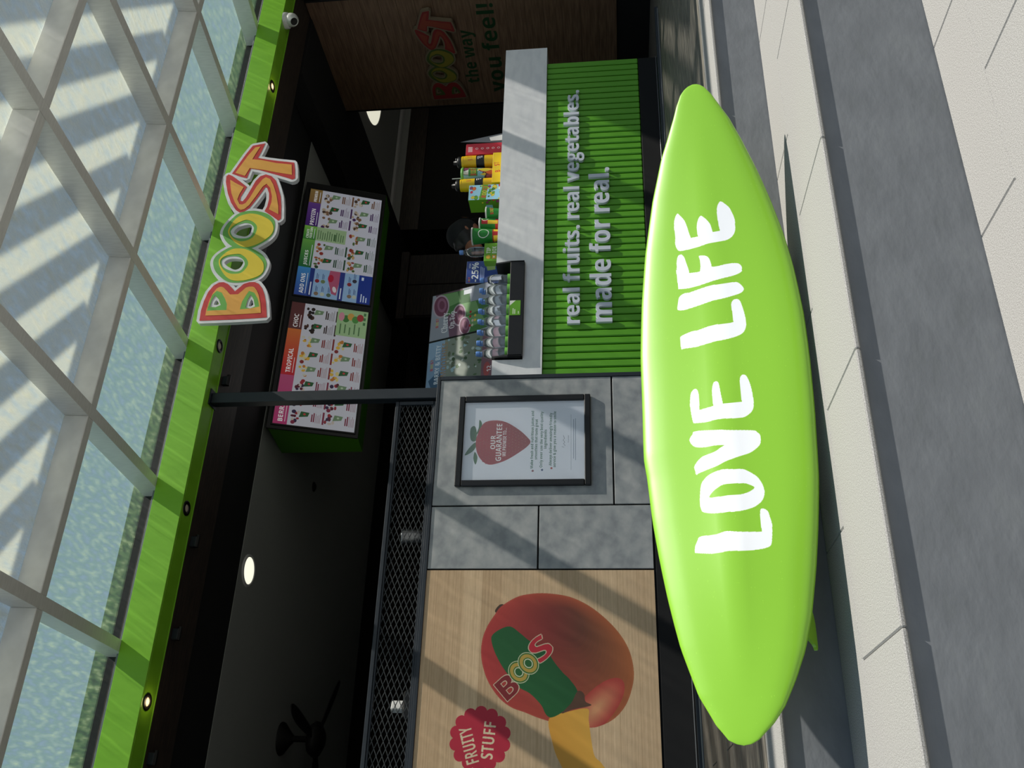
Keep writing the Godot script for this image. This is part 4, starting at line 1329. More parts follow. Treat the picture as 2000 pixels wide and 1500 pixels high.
func counter_things():
	var T := 1.0525
	# leaflet holder behind the red carton
	var lf := thing("leaflet_holder", "open grey and white leaflet leaning behind the red carton at the counter's right end", "leaflet", Vector3(4.50, T, -0.27))
	var sh := PackedVector2Array([Vector2(-0.055, 0.0), Vector2(0.04, 0.0), Vector2(-0.03, 0.335)])
	part("leaflet_page", prism(sh, -0.006, 0.0), M.dull_steel, lf)
	part("leaflet_cover", prism(PackedVector2Array([Vector2(-0.035, 0.0), Vector2(0.025, 0.0), Vector2(-0.005, 0.13), Vector2(-0.035, 0.12)]), 0.001, 0.004), M.white_plastic, lf)
	# red carton
	var rp := Print.new(120, 300, Color(0.80, 0.18, 0.25))
	rp.rect(0, 276, 120, 24, Color(0.74, 0.15, 0.22))
	for k in 5: rp.rect(30 + 12 * k, 16, 7, 34, Color(0.95, 0.85, 0.86))
	for k in 5: rp.oval(64, 84 + 42 * k, 11, 11, Color(0.96, 0.86, 0.86), 0.0, 0.6)
	carton("red_carton", "tall red printed carton with small white icons at the right end of the counter", Vector3(4.243, T, -0.19), Vector3(4.338, T + 0.268, -0.15), mat("carton_red", Color(0.78, 0.22, 0.22), 0.45), printed("carton_red_print", rp.texture(), 0.4))
	# yellow sports bottles
	var bp := Print.new(512, 320, Color(0.93, 0.77, 0.08))
	bp.rect(0, 112, 512, 62, Color(0.08, 0.09, 0.11))
	for k in 3: bp.rect(108 + 10 * k, 124 + 14 * k, 50 - 8 * k, 7, Color(0.9, 0.9, 0.9))
	small_logo(bp, 100, 86, 34, 70, -0.1)
	var bm := printed("sports_bottle_print", bp.texture(), 0.35)
	var bprof := [Vector2(0.0, 0.0), Vector2(0.040, 0.0), Vector2(0.043, 0.006), Vector2(0.043, 0.262), Vector2(0.0405, 0.272), Vector2(0.0405, 0.276), Vector2(0.042, 0.278), Vector2(0.040, 0.288)]
	var i := 0
	for q in [[4.176, -0.15, "between the red carton and the tumbler"], [3.978, -0.15, "behind the illustrated carton"]]:
		var b := thing("sports_bottle", "yellow sports bottle with black lid and black band, " + q[2], "bottle", Vector3(q[0], T, q[1]), "yellow sports bottles", 0.35 * i)
		part("bottle_body", wrap_lathe(bprof), bm, b)
		part("lid", lathe([Vector2(0.038, 0.286), Vector2(0.040, 0.290), Vector2(0.040, 0.312), Vector2(0.030, 0.320), Vector2(0.015, 0.322), Vector2(0.015, 0.342), Vector2(0.011, 0.346), Vector2(0.0, 0.346)], 24), M.black, b)
		part("carry_loop", box(Vector3(0.016, 0.312, -0.006), Vector3(0.040, 0.336, 0.006), 0.003), M.black, b)
		i += 1
	# tumbler with straw
	var tp := fruit_print(512, 240, 8, Color(0.55, 0.78, 0.86))
	tp.rect(60, 30, 120, 54, Color(0.25, 0.56, 0.22))
	small_logo(tp, 70, 76, 34, 100)
	var tb := thing("tumbler", "tall tumbler with printed fruit pattern, green lid and straw between the yellow bottles", "tumbler", Vector3(4.076, T, -0.165))
	part("tumbler_body", wrap_lathe([Vector2(0.0, 0.0), Vector2(0.036, 0.0), Vector2(0.038, 0.004), Vector2(0.050, 0.268)]), printed("tumbler_print", tp.texture(), 0.35), tb)
	part("lid", lathe([Vector2(0.050, 0.268), Vector2(0.054, 0.270), Vector2(0.054, 0.282), Vector2(0.048, 0.288), Vector2(0.0, 0.288)], 28), M.sign_green, tb)
	var st := begin()
	add_tube(st, [Vector3(-0.018, 0.02, 0.0), Vector3(-0.024, 0.352, 0.0)], 0.0035, 8)
	part("straw", done(st), M.white_plastic, tb)
	# low yellow carton
	var yp := Print.new(256, 70, Color(0.95, 0.80, 0.12))
	small_logo(yp, 88, 56, 36, 88, -0.12)
	carton("yellow_carton", "low bright yellow carton lying in front of the yellow bottles", Vector3(3.935, T, -0.104), Vector3(4.186, T + 0.067, -0.078), mat("carton_yellow", Color(0.95, 0.80, 0.12), 0.45), printed("carton_yellow_print", yp.texture(), 0.4))
	# illustrated carton
	var ip := fruit_print(160, 300, 5, Color(0.62, 0.83, 0.92))
	ip.shape([PackedVector2Array([Vector2(0, 96), Vector2(160, 124), Vector2(160, 176), Vector2(0, 160)])], Color(0.36, 0.62, 0.18))
	small_logo(ip, 20, 158, 42, 128, 0.12)
	var ls := fruit_print(160, 300, 15, Color(0.37, 0.60, 0.14))
	ls.rect(0, 0, 160, 120, Color(0.37, 0.60, 0.14))
	ls.rect(34, 150, 56, 62, Color(0.55, 0.78, 0.86))
	carton("illustrated_carton", "square carton with colourful fruit print and a plain green top on its side", Vector3(3.800, T, -0.215), Vector3(3.922, T + 0.217, -0.085), mat("carton_green", Color(0.37, 0.60, 0.14), 0.45), printed("carton_front", ip.texture(), 0.4), printed("carton_side", ls.texture(), 0.4))
	# paper cups
	var cups := [[3.705, -0.115, 0.043, 0.098, 0, "smallest green paper cup with the bar's name, beside the illustrated carton"], [3.600, -0.10, 0.049, 0.132, 1, "middle-sized green paper cup with a red and yellow patch"], [3.496, -0.07, 0.053, 0.172, 2, "largest green paper cup with white heart swirl, beside the water bottle"]]
	for c in cups:
		var o := thing("paper_cup", c[5], "cup", Vector3(c[0], T, c[1]), "green paper cups on the counter")
		var r: float = c[2]
		var h: float = c[3]
		part("cup_wall", wrap_lathe([Vector2(r * 0.70, 0.0), Vector2(r, h - 0.006)]), printed("cup_print", cup_print(c[4]), 0.5), o)
		part("rim", lathe([Vector2(r - 0.002, h - 0.008), Vector2(r + 0.004, h - 0.006), Vector2(r + 0.004, h + 0.001), Vector2(r - 0.004, h + 0.002), Vector2(r * 0.70 - 0.002, 0.006), Vector2(0.0, 0.006)], 28), M.white_plastic, o)
	var wb := water_bottle("clear plastic water bottle with blue cap standing alone behind the green box", Vector3(3.437, T, -0.155), "")
	# tip box
	var gp := Print.new(200, 132, Color(0.42, 0.66, 0.14))
	gp.write(glyphs("TIP", 84, 62, 40, 66), Color(0.96, 0.97, 0.92))
	gp.write(glyphs("BOX", 84, 116, 40, 78), Color(0.96, 0.97, 0.92))
	gp.oval(44, 42, 22, 22, Color(0.90, 0.66, 0.18)); gp.oval(44, 42, 14, 14, Color(0.95, 0.78, 0.30))
	gp.rect(22, 78, 44, 40, Color(0.90, 0.66, 0.18)); gp.rect(34, 86, 20, 18, Color(0.96, 0.93, 0.85))
	carton("tip_box", "small green tip box with white lettering beside the bottle tray", Vector3(3.290, T, -0.11), Vector3(3.424, T + 0.088, -0.05), mat("tip_green", Color(0.42, 0.66, 0.14), 0.5), printed("tip_print", gp.texture(), 0.45))
	# discount card
	var dp := Print.new(220, 320, Color(0.22, 0.32, 0.62))
	dp.write(glyphs("-25%", 12, 108, 62, 196), Color.WHITE)
	small_logo(dp, 12, 36, 18, 50)
	dp.write(glyphs("VISA", 150, 36, 16, 50), Color(0.92, 0.94, 1.0))
	for k in 3: dp.rect(24 + 8 * k, 126 + 14 * k, 140 - 16 * k, 7, Color(0.75, 0.80, 0.95))
	dp.shape([PackedVector2Array([Vector2(120, 190), Vector2(190, 170), Vector2(200, 250), Vector2(130, 262)])], Color(0.60, 0.72, 0.45))
	var dc := thing("discount_card", "upright blue discount card reading minus 25 percent behind the bottle tray", "sign", Vector3(3.375, T, -0.29))
	part("card", box(Vector3(-0.086, 0.004, -0.002), Vector3(0.086, 0.238, 0.0), 0.0005), M.white_plastic, dc)
	part("print", sheet(Vector3(-0.085, 0.005, 0.0006), Vector3(0.085, 0.005, 0.0006), Vector3(0.085, 0.237, 0.0006), Vector3(-0.085, 0.237, 0.0006), Vector3(0, 0, 1)), printed("discount_print", dp.texture(), 0.35), dc)
	part("stand", box(Vector3(-0.086, 0.0, -0.05), Vector3(0.086, 0.004, 0.03), 0.001), M.glazing, dc)
	# the two slanted poster boards
	poster_board("cherry_poster", "slanted poster board for a cherry drink with big purple and green cups", 2.936, 3.282, cherry_print())
	poster_board("smoothie_poster", "slanted pale blue poster board lettered with smoothies, left of the cherry poster", 2.585, 2.922, smoothie_print())

func poster_board(called: String, label: String, x0: float, x1: float, t: Texture2D):
	var o := thing(called, label, "poster", Vector3((x0 + x1) * 0.5, 1.0525, -0.242))
	var w := (x1 - x0) * 0.5
	var xf := Transform3D(Basis(Vector3.RIGHT, -deg_to_rad(20.5)), Vector3(0, 0.004, 0))
	part("board", box(Vector3(-w - 0.006, -0.001, -0.014), Vector3(w + 0.006, 0.508, 0.0), 0.002, xf), M.black, o)
	part("print", sheet(Vector3(-w, 0.004, 0.0008), Vector3(w, 0.004, 0.0008), Vector3(w, 0.503, 0.0008), Vector3(-w, 0.503, 0.0008), Vector3(0, 0, 1)), printed(called + "_print", t, 0.35), o, xf)
	part("prop", box(Vector3(-0.03, 0.0, -0.20), Vector3(0.03, 0.36, -0.185), 0.002, Transform3D(Basis(Vector3.RIGHT, deg_to_rad(6.0)), Vector3(0, 0.0, 0.0))), M.black, o)

func cherry_print() -> ImageTexture:
	var p := Print.new(346, 508, Color(0.62, 0.64, 0.70))
	p.shape([PackedVector2Array([Vector2(0, 150), Vector2(190, 120), Vector2(346, 20), Vector2(346, 230), Vector2(0, 300)])], Color(0.48, 0.34, 0.44), Color(0.40, 0.26, 0.34), Vector2(0.6, 0.4))
	# three cups of purple drink in tilted green cups
	for q in [[250, 70, 92, 62, -0.25], [150, 215, 84, 50, -0.1], [58, 262, 70, 42, -0.2]]:
		var c := Vector2(q[0], q[1])
		p.shape([PackedVector2Array([c + Vector2(-q[2], 8), c + Vector2(q[2], -14), c + Vector2(q[2] * 0.9, 210), c + Vector2(-q[2] * 0.55, 230)])], Color(0.30, 0.52, 0.26), Color(0.22, 0.42, 0.20))
		p.shape([PackedVector2Array([c + Vector2(-q[2] * 0.2, 60), c + Vector2(q[2] * 0.95, 10), c + Vector2(q[2] * 0.9, 120), c + Vector2(0, 150)])], Color(0.46, 0.64, 0.40))
		p.oval(c.x, c.y, q[2], q[3], Color(0.74, 0.66, 0.72), q[4])
		p.oval(c.x, c.y, q[2] * 0.86, q[3] * 0.84, Color(0.46, 0.22, 0.34), q[4])
		p.oval(c.x + 8, c.y + 6, q[2] * 0.62, q[3] * 0.55, Color(0.60, 0.38, 0.50), q[4], 0.6)
	p.write(glyphs("Cherry", 42, 146, 62, 150, 0.0, FS), Color(0.96, 0.95, 0.97))
	p.write(glyphs("On Top", 62, 196, 52, 128, 0.0, FS), Color(0.96, 0.95, 0.97))
	small_logo(p, 92, 60, 20, 70)
	for k in 7: p.oval(50 + 34 * (k % 4), 300 + 18 * (k % 3), 10, 8, [Color(0.70, 0.12, 0.14), Color(0.85, 0.80, 0.72), Color(0.90, 0.75, 0.30)][k % 3])
	p.rect(296, 240, 34, 60, Color(0.90, 0.91, 0.94))
	return p.texture()

func smoothie_print() -> ImageTexture:
	var p := Print.new(338, 508, Color(0.52, 0.64, 0.78))
	p.shape([PackedVector2Array([Vector2(0, 40), Vector2(60, 16), Vector2(120, 90), Vector2(40, 130), Vector2(0, 120)])], Color(0.24, 0.38, 0.52))
	p.shape([PackedVector2Array([Vector2(190, 0), Vector2(338, 0), Vector2(338, 150), Vector2(260, 90)])], Color(0.60, 0.72, 0.84))
	p.shape([PackedVector2Array([Vector2(0, 150), Vector2(338, 120), Vector2(338, 508), Vector2(0, 508)])], Color(0.56, 0.60, 0.56), Color(0.46, 0.50, 0.44))
	var rng := RandomNumberGenerator.new()
	rng.seed = 9
	for k in 46:
		var c: Color = [Color(0.22, 0.32, 0.20), Color(0.30, 0.42, 0.26), Color(0.66, 0.78, 0.82), Color(0.40, 0.44, 0.36), Color(0.76, 0.80, 0.78)][rng.randi() % 5]
		p.oval(rng.randf() * 338, rng.randf_range(140, 440), rng.randf_range(6, 22), rng.randf_range(5, 13), c, rng.randf() * 3.0)
	p.rect(0, 400, 338, 108, Color(0.50, 0.34, 0.40))
	p.oval(60, 440, 50, 24, Color(0.68, 0.30, 0.32))
	p.write(glyphs("12", 40, 470, 30, 40), Color(0.95, 0.95, 0.97))
	p.write(glyphs("BARRY & BETTY", 28, 92, 34, 282), Color(0.90, 0.93, 0.98))
	p.write(glyphs("SMOOTHIES", 46, 144, 42, 272), Color(0.66, 0.56, 0.44))
	small_logo(p, 130, 44, 20, 80)
	return p.texture()

# ------------------------------------------------------------------ water bottles and their tray
var bottle_master: Node3D

func water_bottle(label: String, at: Vector3, group: String) -> Node3D:
	var o: Node3D
	if bottle_master == null:
		o = thing("water_bottle", label, "bottle", at, group)
		part("bottle_body", lathe([Vector2(0.0, 0.004), Vector2(0.026, 0.0), Vector2(0.033, 0.006), Vector2(0.034, 0.03), Vector2(0.031, 0.036), Vector2(0.034, 0.042), Vector2(0.034, 0.095), Vector2(0.030, 0.108), Vector2(0.034, 0.124), Vector2(0.0345, 0.165), Vector2(0.031, 0.195), Vector2(0.022, 0.222), Vector2(0.0135, 0.236), Vector2(0.0125, 0.246), Vector2(0.0, 0.246)], 24), M.clear_plastic, o)
		part("water", lathe([Vector2(0.0, 0.006), Vector2(0.0305, 0.008), Vector2(0.031, 0.09), Vector2(0.0285, 0.108), Vector2(0.032, 0.126), Vector2(0.0325, 0.165), Vector2(0.029, 0.194), Vector2(0.018, 0.216), Vector2(0.0, 0.216)], 20), M.clear_water, o)
		part("label_sleeve", lathe([Vector2(0.0347, 0.045), Vector2(0.0349, 0.047), Vector2(0.0349, 0.091), Vector2(0.0347, 0.093)], 24), M.bottle_label, o)
		part("cap", lathe([Vector2(0.0145, 0.240), Vector2(0.0155, 0.242), Vector2(0.0155, 0.262), Vector2(0.0145, 0.2645), Vector2(0.0, 0.2645)], 20), M.cap_blue, o)
		bottle_master = o
	else:
		o = bottle_master.duplicate()
		o.name = numbered("water_bottle")
		add_child(o)
		o.position = at
		o.rotation.y = at.x * 9.0
		tag(o, label, "bottle", group)
		if group == "": o.remove_meta("group")
	return o

func water_tray():
	var t := thing("bottle_tray", "black open tray full of water bottles set into the front of the white counter", "tray", Vector3(2.896, 0.876, 0.0))
	var hw := 0.332
	part("tray_base", box(Vector3(-hw, 0.0, -0.16), Vector3(hw, 0.010, 0.026), 0.002), M.black, t)
	part("front_wall", box(Vector3(-hw, 0.0, 0.018), Vector3(hw, 0.084, 0.030), 0.002), M.black, t)
	part("back_wall", box(Vector3(-hw, 0.010, -0.168), Vector3(hw, 0.170, -0.160), 0.002), M.black, t)
	var endp := PackedVector2Array([Vector2(-0.030, 0.0), Vector2(-0.030, 0.084), Vector2(-0.012, 0.178), Vector2(0.16, 0.178), Vector2(0.16, 0.0)])
	for s in [-hw, hw - 0.010]:
		part("end_wall", prism(endp, s, s + 0.010, [], Transform3D(Basis(Vector3(0, 0, -1), Vector3.UP, Vector3.RIGHT), Vector3.ZERO)), M.black, t)
	var tp := Print.new(120, 76, Color(0.40, 0.66, 0.14))
	tp.shape([PackedVector2Array([Vector2(92, 10), Vector2(120, 0), Vector2(120, 40)])], Color(0.93, 0.95, 0.90))
	tp.shape([PackedVector2Array([Vector2(78, 0), Vector2(120, 0), Vector2(120, 42)])], Color(0.93, 0.95, 0.90))
	for k in 2: tp.rect(10, 22 + 12 * k, 46 - 8 * k, 6, Color(0.90, 0.94, 0.84))
	tp.rect(10, 60, 22, 5, Color(0.90, 0.94, 0.84))
	part("price_tag", box(Vector3(-0.058, 0.016, 0.0295), Vector3(0.044, 0.080, 0.0315), 0.0005), M.lime_slat, t)
	part("tag_print", sheet(Vector3(-0.058, 0.016, 0.0320), Vector3(0.044, 0.016, 0.0320), Vector3(0.044, 0.080, 0.0320), Vector3(-0.058, 0.080, 0.0320), Vector3(0, 0, 1)), printed("tag_print", tp.texture(), 0.45), t)
	var words := ["first", "second", "third", "fourth", "fifth", "sixth", "seventh", "eighth"]
	for i in 8:
		water_bottle("blue-capped water bottle in the black tray, front row, %s from the left" % words[i], Vector3(2.612 + 0.0735 * i, 0.8865, -0.022), "water bottles in the tray")
	for i in 7:
		water_bottle("blue-capped water bottle in the black tray, back row, %s from the left" % words[i], Vector3(2.655 + 0.0735 * i, 0.8865, -0.104), "water bottles in the tray")

# ------------------------------------------------------------------ inside the bar
func interior():
	var l1 := thing("ceiling_light", "glowing round ceiling light in the dark ceiling above the mesh guard", "light", Vector3(1.70, 2.8795, -1.34))
	disc_light(l1, 0.095, 0.05, 1.0)
	var l2 := thing("ceiling_light", "big round white ceiling light beyond the timber side wall, partly hidden", "light", Vector3(7.36, 2.8795, -2.44))
	disc_light(l2, 0.44, 0.10, 0.72)
	var s := thing("ceiling_sensor", "tiny dark round sensor on the grey ceiling behind the mesh guard", "sensor", Vector3(2.72, 2.8795, -2.40))
	part("sensor_body", lathe([Vector2(0.0, -0.02), Vector2(0.02, -0.018), Vector2(0.04, -0.006), Vector2(0.042, 0.0)], 20), M.fan_black, s)
	# ceiling fan
	var f := thing("ceiling_fan", "dark ceiling fan hanging from the grey ceiling at the far left", "fan", Vector3(0.74, 2.8795, -2.45))
	part("canopy_cup", lathe([Vector2(0.03, -0.09), Vector2(0.05, -0.07), Vector2(0.115, -0.015), Vector2(0.12, 0.0)], 28), M.fan_black, f)
	part("rod", lathe([Vector2(0.022, -0.20), Vector2(0.022, -0.08)], 16), M.fan_black, f)
	part("motor", lathe([Vector2(0.0, -0.33), Vector2(0.06, -0.325), Vector2(0.12, -0.29), Vector2(0.13, -0.26), Vector2(0.10, -0.22), Vector2(0.03, -0.195), Vector2(0.022, -0.19)], 28), M.fan_black, f)
	for k in 3:
		var blade := rounded(PackedVector2Array([Vector2(0.12, -0.03), Vector2(0.45, -0.07), Vector2(0.62, -0.05), Vector2(0.64, 0.02), Vector2(0.45, 0.05), Vector2(0.12, 0.03)]), 3)
		part("blade", prism(blade, -0.004, 0.004, [], Transform3D(Basis(Vector3.UP, TAU * k / 3 + 0.75) * Basis(Vector3.RIGHT, -PI / 2 + 0.2), Vector3(0, -0.265, 0))), M.fan_black, f)
	# ledge behind the mesh guard with what stands on it
	var b := thing("back_ledge", "dark worktop behind the mesh guard", "worktop")
	part("ledge_top", box(Vector3(-0.3, 1.322, -0.75), Vector3(2.33, 1.360, -0.121), 0.003), M.black, b)
	part("ledge_cabinet", box(Vector3(-0.3, 0.0, -0.73), Vector3(2.33, 1.322, -0.14)), M.matt_black, b)
	var c := thing("steel_shaker", "shiny steel mixing cup standing behind the mesh guard", "cup", Vector3(1.572, 1.360, -0.24))
	part("cup_body", lathe([Vector2(0.0, 0.0), Vector2(0.036, 0.0), Vector2(0.040, 0.006), Vector2(0.048, 0.178), Vector2(0.051, 0.184), Vector2(0.047, 0.186), Vector2(0.037, 0.012), Vector2(0.0, 0.012)], 28), M.steel, c)
	var d := thing("blender_base", "small black appliance behind the left part of the mesh guard", "appliance", Vector3(0.68, 1.360, -0.28))
	part("appliance_body", box(Vector3(-0.07, 0.0, -0.07), Vector3(0.07, 0.104, 0.07), 0.01), M.black, d)
	part("foot", box(Vector3(-0.05, 0.104, -0.05), Vector3(0.05, 0.108, 0.05), 0.001), M.black, d)
	var w := thing("white_carton", "little white carton on the black appliance behind the mesh guard", "carton", Vector3(0.675, 1.4685, -0.26))
	part("carton_body", box(Vector3(-0.026, 0.0, -0.02), Vector3(0.026, 0.062, 0.02), 0.005, Transform3D(Basis(Vector3.UP, 0.4), Vector3.ZERO)), M.white_plastic, w)
	part("carton_flap", box(Vector3(-0.022, 0.063, -0.016), Vector3(0.022, 0.066, 0.010), 0.001, Transform3D(Basis(Vector3.UP, 0.4), Vector3.ZERO)), M.dull_steel, w)
	# dark timber cupboard hanging at the back
	var k := thing("wall_cupboard", "dark timber wall cupboard deep in the shade behind the counter", "cupboard", Vector3(5.0, 1.62, -2.75))
	part("cupboard_body", box(Vector3(-0.42, 0.0, -1.5), Vector3(0.30, 0.72, 0.0), 0.004), M.dark_timber, k)
	part("cornice", box(Vector3(-0.45, 0.72, -1.5), Vector3(0.33, 0.80, 0.03), 0.006), M.dark_timber, k)
	part("door", box(Vector3(-0.41, 0.01, 0.001), Vector3(-0.065, 0.71, 0.018), 0.003), M.dark_timber, k)
	part("door", box(Vector3(-0.055, 0.01, 0.001), Vector3(0.29, 0.71, 0.018), 0.003), M.dark_timber, k)
	part("wall_fixing", box(Vector3(-0.42, 0.3, -1.508), Vector3(0.30, 0.5, -1.5)), M.dark_timber, k)

func disc_light(o: Node3D, r: float, energy: float, glow: float):
	part("trim_ring", lathe([Vector2(r - 0.004, -0.004), Vector2(r, -0.010), Vector2(r + 0.012, -0.008), Vector2(r + 0.018, 0.0)], 40), M.white_plastic, o)
	var m := StandardMaterial3D.new()
	m.albedo_color = Color(0.9, 0.9, 0.86)
	m.emission_enabled = true
	m.emission = Color(1.0, 0.99, 0.90)
	m.emission_energy_multiplier = glow
	part("lamp_diffuser", lathe([Vector2(0.0, -0.006), Vector2(r - 0.003, -0.005), Vector2(r, -0.001)], 40), m, o)
	var l := AreaLight3D.new()
	l.name = "lamp_light"
	l.area_size = Vector2(r * 1.7, r * 1.7)
	l.light_color = Color(1.0, 0.98, 0.90)
	l.light_energy = energy
	l.area_range = 8.0
	l.shadow_enabled = true
	l.transform = Transform3D(Basis(Vector3.RIGHT, -PI / 2), Vector3(0, -0.02, 0))
	o.add_child(l)

# ------------------------------------------------------------------ the person behind the counter
func bone(p: Vector3, a: Vector3, b: Vector3, ra: float, rb: float) -> float:
	var ab := b - a
	var t := clampf((p - a).dot(ab) / maxf(ab.length_squared(), 1e-9), 0, 1)
	return (p - a - ab * t).length() - lerpf(ra, rb, t)

func blended(p: Vector3, bones: Array, k: float) -> float:
	var d := 1e9
	for b in bones:
		var e := bone(p, b[0], b[1], b[2], b[3])
		var h := clampf(0.5 + 0.5 * (d - e) / k, 0, 1) if d < 1e8 else 1.0
		d = lerpf(d, e, h) - k * h * (1.0 - h) if d < 1e8 else e
	return d

func nets(bones: Array, k: float, cell: float) -> ArrayMesh:
	# surface nets over the smooth union of the bones
	var lo := Vector3.ONE * 1e9
	var hi := -lo
	for b in bones:
		var r: float = maxf(b[2], b[3]) + k + cell * 2.0
		for q in [b[0], b[1]]:
			lo = lo.min(q - Vector3.ONE * r); hi = hi.max(q + Vector3.ONE * r)
	var n := Vector3i(((hi - lo) / cell).ceil()) + Vector3i.ONE
	var f := PackedFloat32Array()
	f.resize(n.x * n.y * n.z)
	for z in n.z:
		for y in n.y:
			for x in n.x: f[(z * n.y + y) * n.x + x] = blended(lo + Vector3(x, y, z) * cell, bones, k)
	var ids := {}
	var verts := PackedVector3Array()
	var sx := 1
	var sy := n.x
	var sz := n.x * n.y
	for z in n.z - 1:
		for y in n.y - 1:
			for x in n.x - 1:
				var o := (z * n.y + y) * n.x + x
				var inside := 0
				var c := []
				for q in 8:
					var v := f[o + (q & 1) * sx + ((q >> 1) & 1) * sy + ((q >> 2) & 1) * sz]
					c.append(v)
					if v < 0.0: inside += 1
				if inside == 0 or inside == 8: continue
				var sum := Vector3.ZERO
				var m := 0
				for e in [[0, 1], [2, 3], [4, 5], [6, 7], [0, 2], [1, 3], [4, 6], [5, 7], [0, 4], [1, 5], [2, 6], [3, 7]]:
					var va: float = c[e[0]]
					var vb: float = c[e[1]]
					if (va < 0.0) == (vb < 0.0): continue
					var t := va / (va - vb)
					var pa := Vector3(e[0] & 1, (e[0] >> 1) & 1, (e[0] >> 2) & 1)
					var pb := Vector3(e[1] & 1, (e[1] >> 1) & 1, (e[1] >> 2) & 1)
					sum += pa.lerp(pb, t)
					m += 1
				ids[o] = verts.size()
				verts.append(lo + (Vector3(x, y, z) + sum / m) * cell)
	var st := SurfaceTool.new()
	st.begin(Mesh.PRIMITIVE_TRIANGLES)
	st.set_smooth_group(0)
	for v in verts: st.add_vertex(v)
	for z in range(1, n.z - 1):
		for y in range(1, n.y - 1):
			for x in range(1, n.x - 1):
				var o := (z * n.y + y) * n.x + x
				for ax in 3:
					var step_: int = [sx, sy, sz][ax]
					var a := f[o]
					var b := f[o + step_]
					if (a < 0.0) == (b < 0.0): continue
					var u: int = [sy, sz, sx][ax]
					var w: int = [sz, sx, sy][ax]
					var q := [o - u - w, o - w, o, o - u]
					if not (ids.has(q[0]) and ids.has(q[1]) and ids.has(q[2]) and ids.has(q[3])): continue
					if a < 0.0: q.reverse()
					for i in [0, 1, 2, 0, 2, 3]: st.add_index(ids[q[i]])
	st.generate_normals()
	return st.commit()

